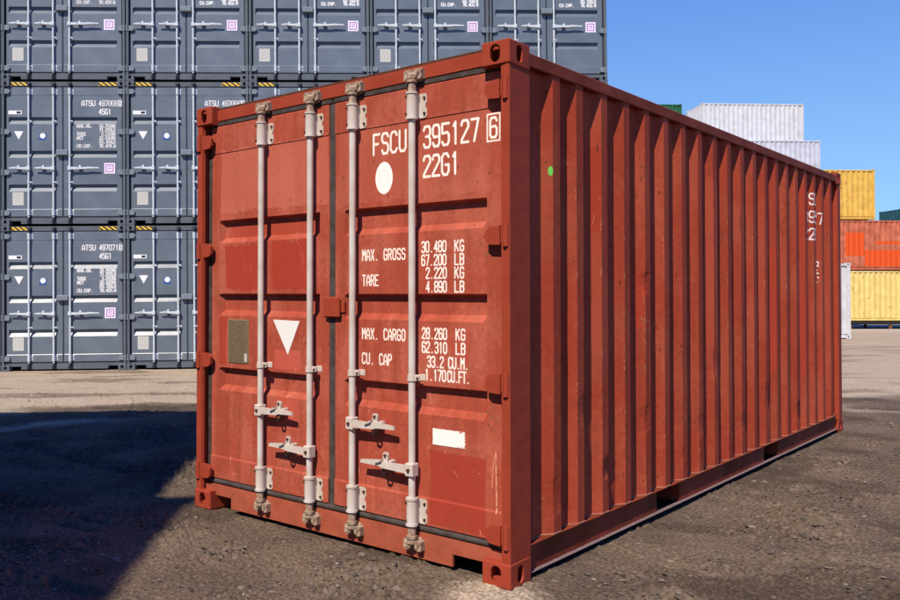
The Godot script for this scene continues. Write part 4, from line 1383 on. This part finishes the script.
func build_far_stacks() -> void:
	var yellow := wall_paint(Color8(222, 180, 88), 310, 0.86)
	var pale_yellow := wall_paint(Color8(226, 202, 124), 311, 0.88)
	var orange := wall_paint(Color8(206, 116, 88), 312, 0.74)
	var white := wall_paint(Color8(204, 208, 214), 313, 0.88)
	var blue := wall_paint(Color8(196, 204, 226), 314, 0.85)
	var green := wall_paint(Color8(48, 112, 78), 315)
	var teal := wall_paint(Color8(44, 92, 104), 316)
	var H2 := 2.5915
	# stack with the orange container, carried on black skids
	var sA := 38.35
	var g := "stack of yellow and orange containers"
	stand(29.6, sA, -0.09, 12.192, "pale yellow container on black skids under the orange container", "yellow_container", pale_yellow, g)
	var oc := stand(31.0, sA - 0.02, -0.09 + H2, 12.192, "faded orange container with bright repainted patches, between two yellow ones", "orange_container", orange, g)
	stand(25.42, sA, -0.09 + H2 * 2, 12.192, "deep yellow container on top of the orange container", "yellow_container", yellow, g)
	var bright := paint(Color8(216, 84, 34), 0.5, M.mottle, null, 0, 0.8)
	# repainted areas: thin sheets over the outer faces of the corrugation, one per rib
	var starts := []
	for p in corrugation(12.192): starts.push_back(p)
	for a in [[5.0, 6.0, 0.75, 1.95], [6.05, 8.45, 0.22, 1.05], [6.6, 7.9, 1.35, 1.50], [9.4, 11.4, 0.9, 1.35]]:
		var m := MB.new()
		for i in starts.size() - 1:
			var z0: float = starts[i][0]; var z1: float = starts[i + 1][0]
			if z0 < a[0] or z1 > a[1]: continue
			var x0: float = W - 0.005 - starts[i][1]; var x1: float = W - 0.005 - starts[i + 1][1]
			m.quad(Vector3(x0, a[2], -z0), Vector3(x1, a[2], -z1), Vector3(x1, a[3], -z1), Vector3(x0, a[3], -z0))
		part("paint_patch", m.mesh(), bright, oc)
	var rust := paint(Color8(120, 74, 48), 0.8)
	var spots := MB.new()
	var rng := RandomNumberGenerator.new(); rng.seed = 12
	for i in 40:
		var z := rng.randf_range(4.0, 11.6); var y := rng.randf_range(0.3, 2.3)
		z = 0.598 + 0.2775 * roundf((z - 0.598) / 0.2775) + 0.09 + rng.randf_range(-0.025, 0.025)
		var r := rng.randf_range(0.012, 0.035)
		spots.box(Vector3(W - 0.009, y - r, -z - r * 0.6), Vector3(W - 0.0055, y + r * rng.randf_range(1.0, 2.4), -z + r * 0.6))
	var spm := spots.mesh()
	part("rust_spots", spm, rust, oc)
	var light := paint(Color8(232, 216, 190), 0.7)
	var tags := MB.new()
	for q in [[8.75, 2.0, 9.75, 2.2], [9.05, 1.7, 9.45, 2.0], [9.15, 1.3, 9.35, 1.55]]:
		for i in starts.size() - 1:
			var z0: float = starts[i][0]; var z1: float = starts[i + 1][0]
			if z0 < q[0] or z1 > q[2]: continue
			var x0: float = W - 0.0045 - starts[i][1]; var x1: float = W - 0.0045 - starts[i + 1][1]
			tags.quad(Vector3(x0, q[1], -z0), Vector3(x1, q[1], -z1), Vector3(x1, q[3], -z1), Vector3(x0, q[3], -z0))
	part("pale_marking", tags.mesh(), light, oc)
	part("rust_spots", spm, rust, get_node("yellow_container"))
	part("rust_spots", spm, rust, get_node("yellow_container_001"))
	var black := paint(Color8(40, 38, 38), 0.7)
	for q in 2:
		var sk := thing("skid_beam", ["black steel beam on short feet under the pale yellow container, along its sunny side", "black steel beam on short feet under the pale yellow container, along its hidden side"][q], "beam", "skid beams under the pale yellow container")
		var p := yard(17.4, sA + 0.08 + q * (W - 0.25), -0.32)
		sk.transform = Transform3D(Basis(Vector3.UP, GRID), p)
		part("beam", bx(Vector3(0, 0.06, -0.09), Vector3(12.2, 0.228, 0.09), 0.01), black, sk)
		for f in 5:
			var fm := MB.new()
			fm.cyl(Vector3(0.4 + f * 2.1, -0.24, 0), Vector3(0.4 + f * 2.1, 0.06, 0), 0.09, 0.07, 10)
			fm.cyl(Vector3(0.4 + f * 2.1, -0.27, 0), Vector3(0.4 + f * 2.1, -0.22, 0), 0.15, 0.15, 10)
			part("foot", fm.mesh(), rust, sk)
	# a white container standing nearer, only its end post showing past the red one
	var wn := stand(15.87, 24.3, -0.20, 6.058, "white container standing on the ground behind the red one, its end post showing", "white_container", white, "")
	# the high white stack
	for lv in 5:
		stand(25.00, 44.55, -0.52 + H2 * lv, 6.058, ["lowest white container of the five-high white stack", "second white container up in the five-high white stack", "third white container up in the five-high white stack", "fourth white container up in the five-high white stack", "white container on top of the highest stack"][lv], "white_container", white, "containers of the five-high white stack")
	for lv in 4:
		stand(24.55, 41.95, -0.54 + H2 * lv, 6.058, ["lowest pale blue container before the white stack", "second pale blue container up before the white stack", "third pale blue container up before the white stack", "topmost pale blue container just below the white one"][lv], "pale_blue_container", blue, "pale blue containers before the white stack")
	for lv in 6:
		stand(22.2, 56.3, -0.56 + H2 * lv, 6.058, ["lowest green container of its stack", "second green container up in its stack", "third green container up in its stack", "fourth green container up in its stack", "fifth green container up in its stack", "topmost green container, its dark corner showing above the red roof line"][lv], "green_container", green, "green containers far off")
	for lv in 3:
		stand(36.6 + 12.192, 53.6, -0.56 + H2 * lv, 12.192, ["lowest teal container of its stack", "middle teal container of its stack", "topmost dark teal container behind the orange one"][lv], "teal_container", teal, "teal containers far off")
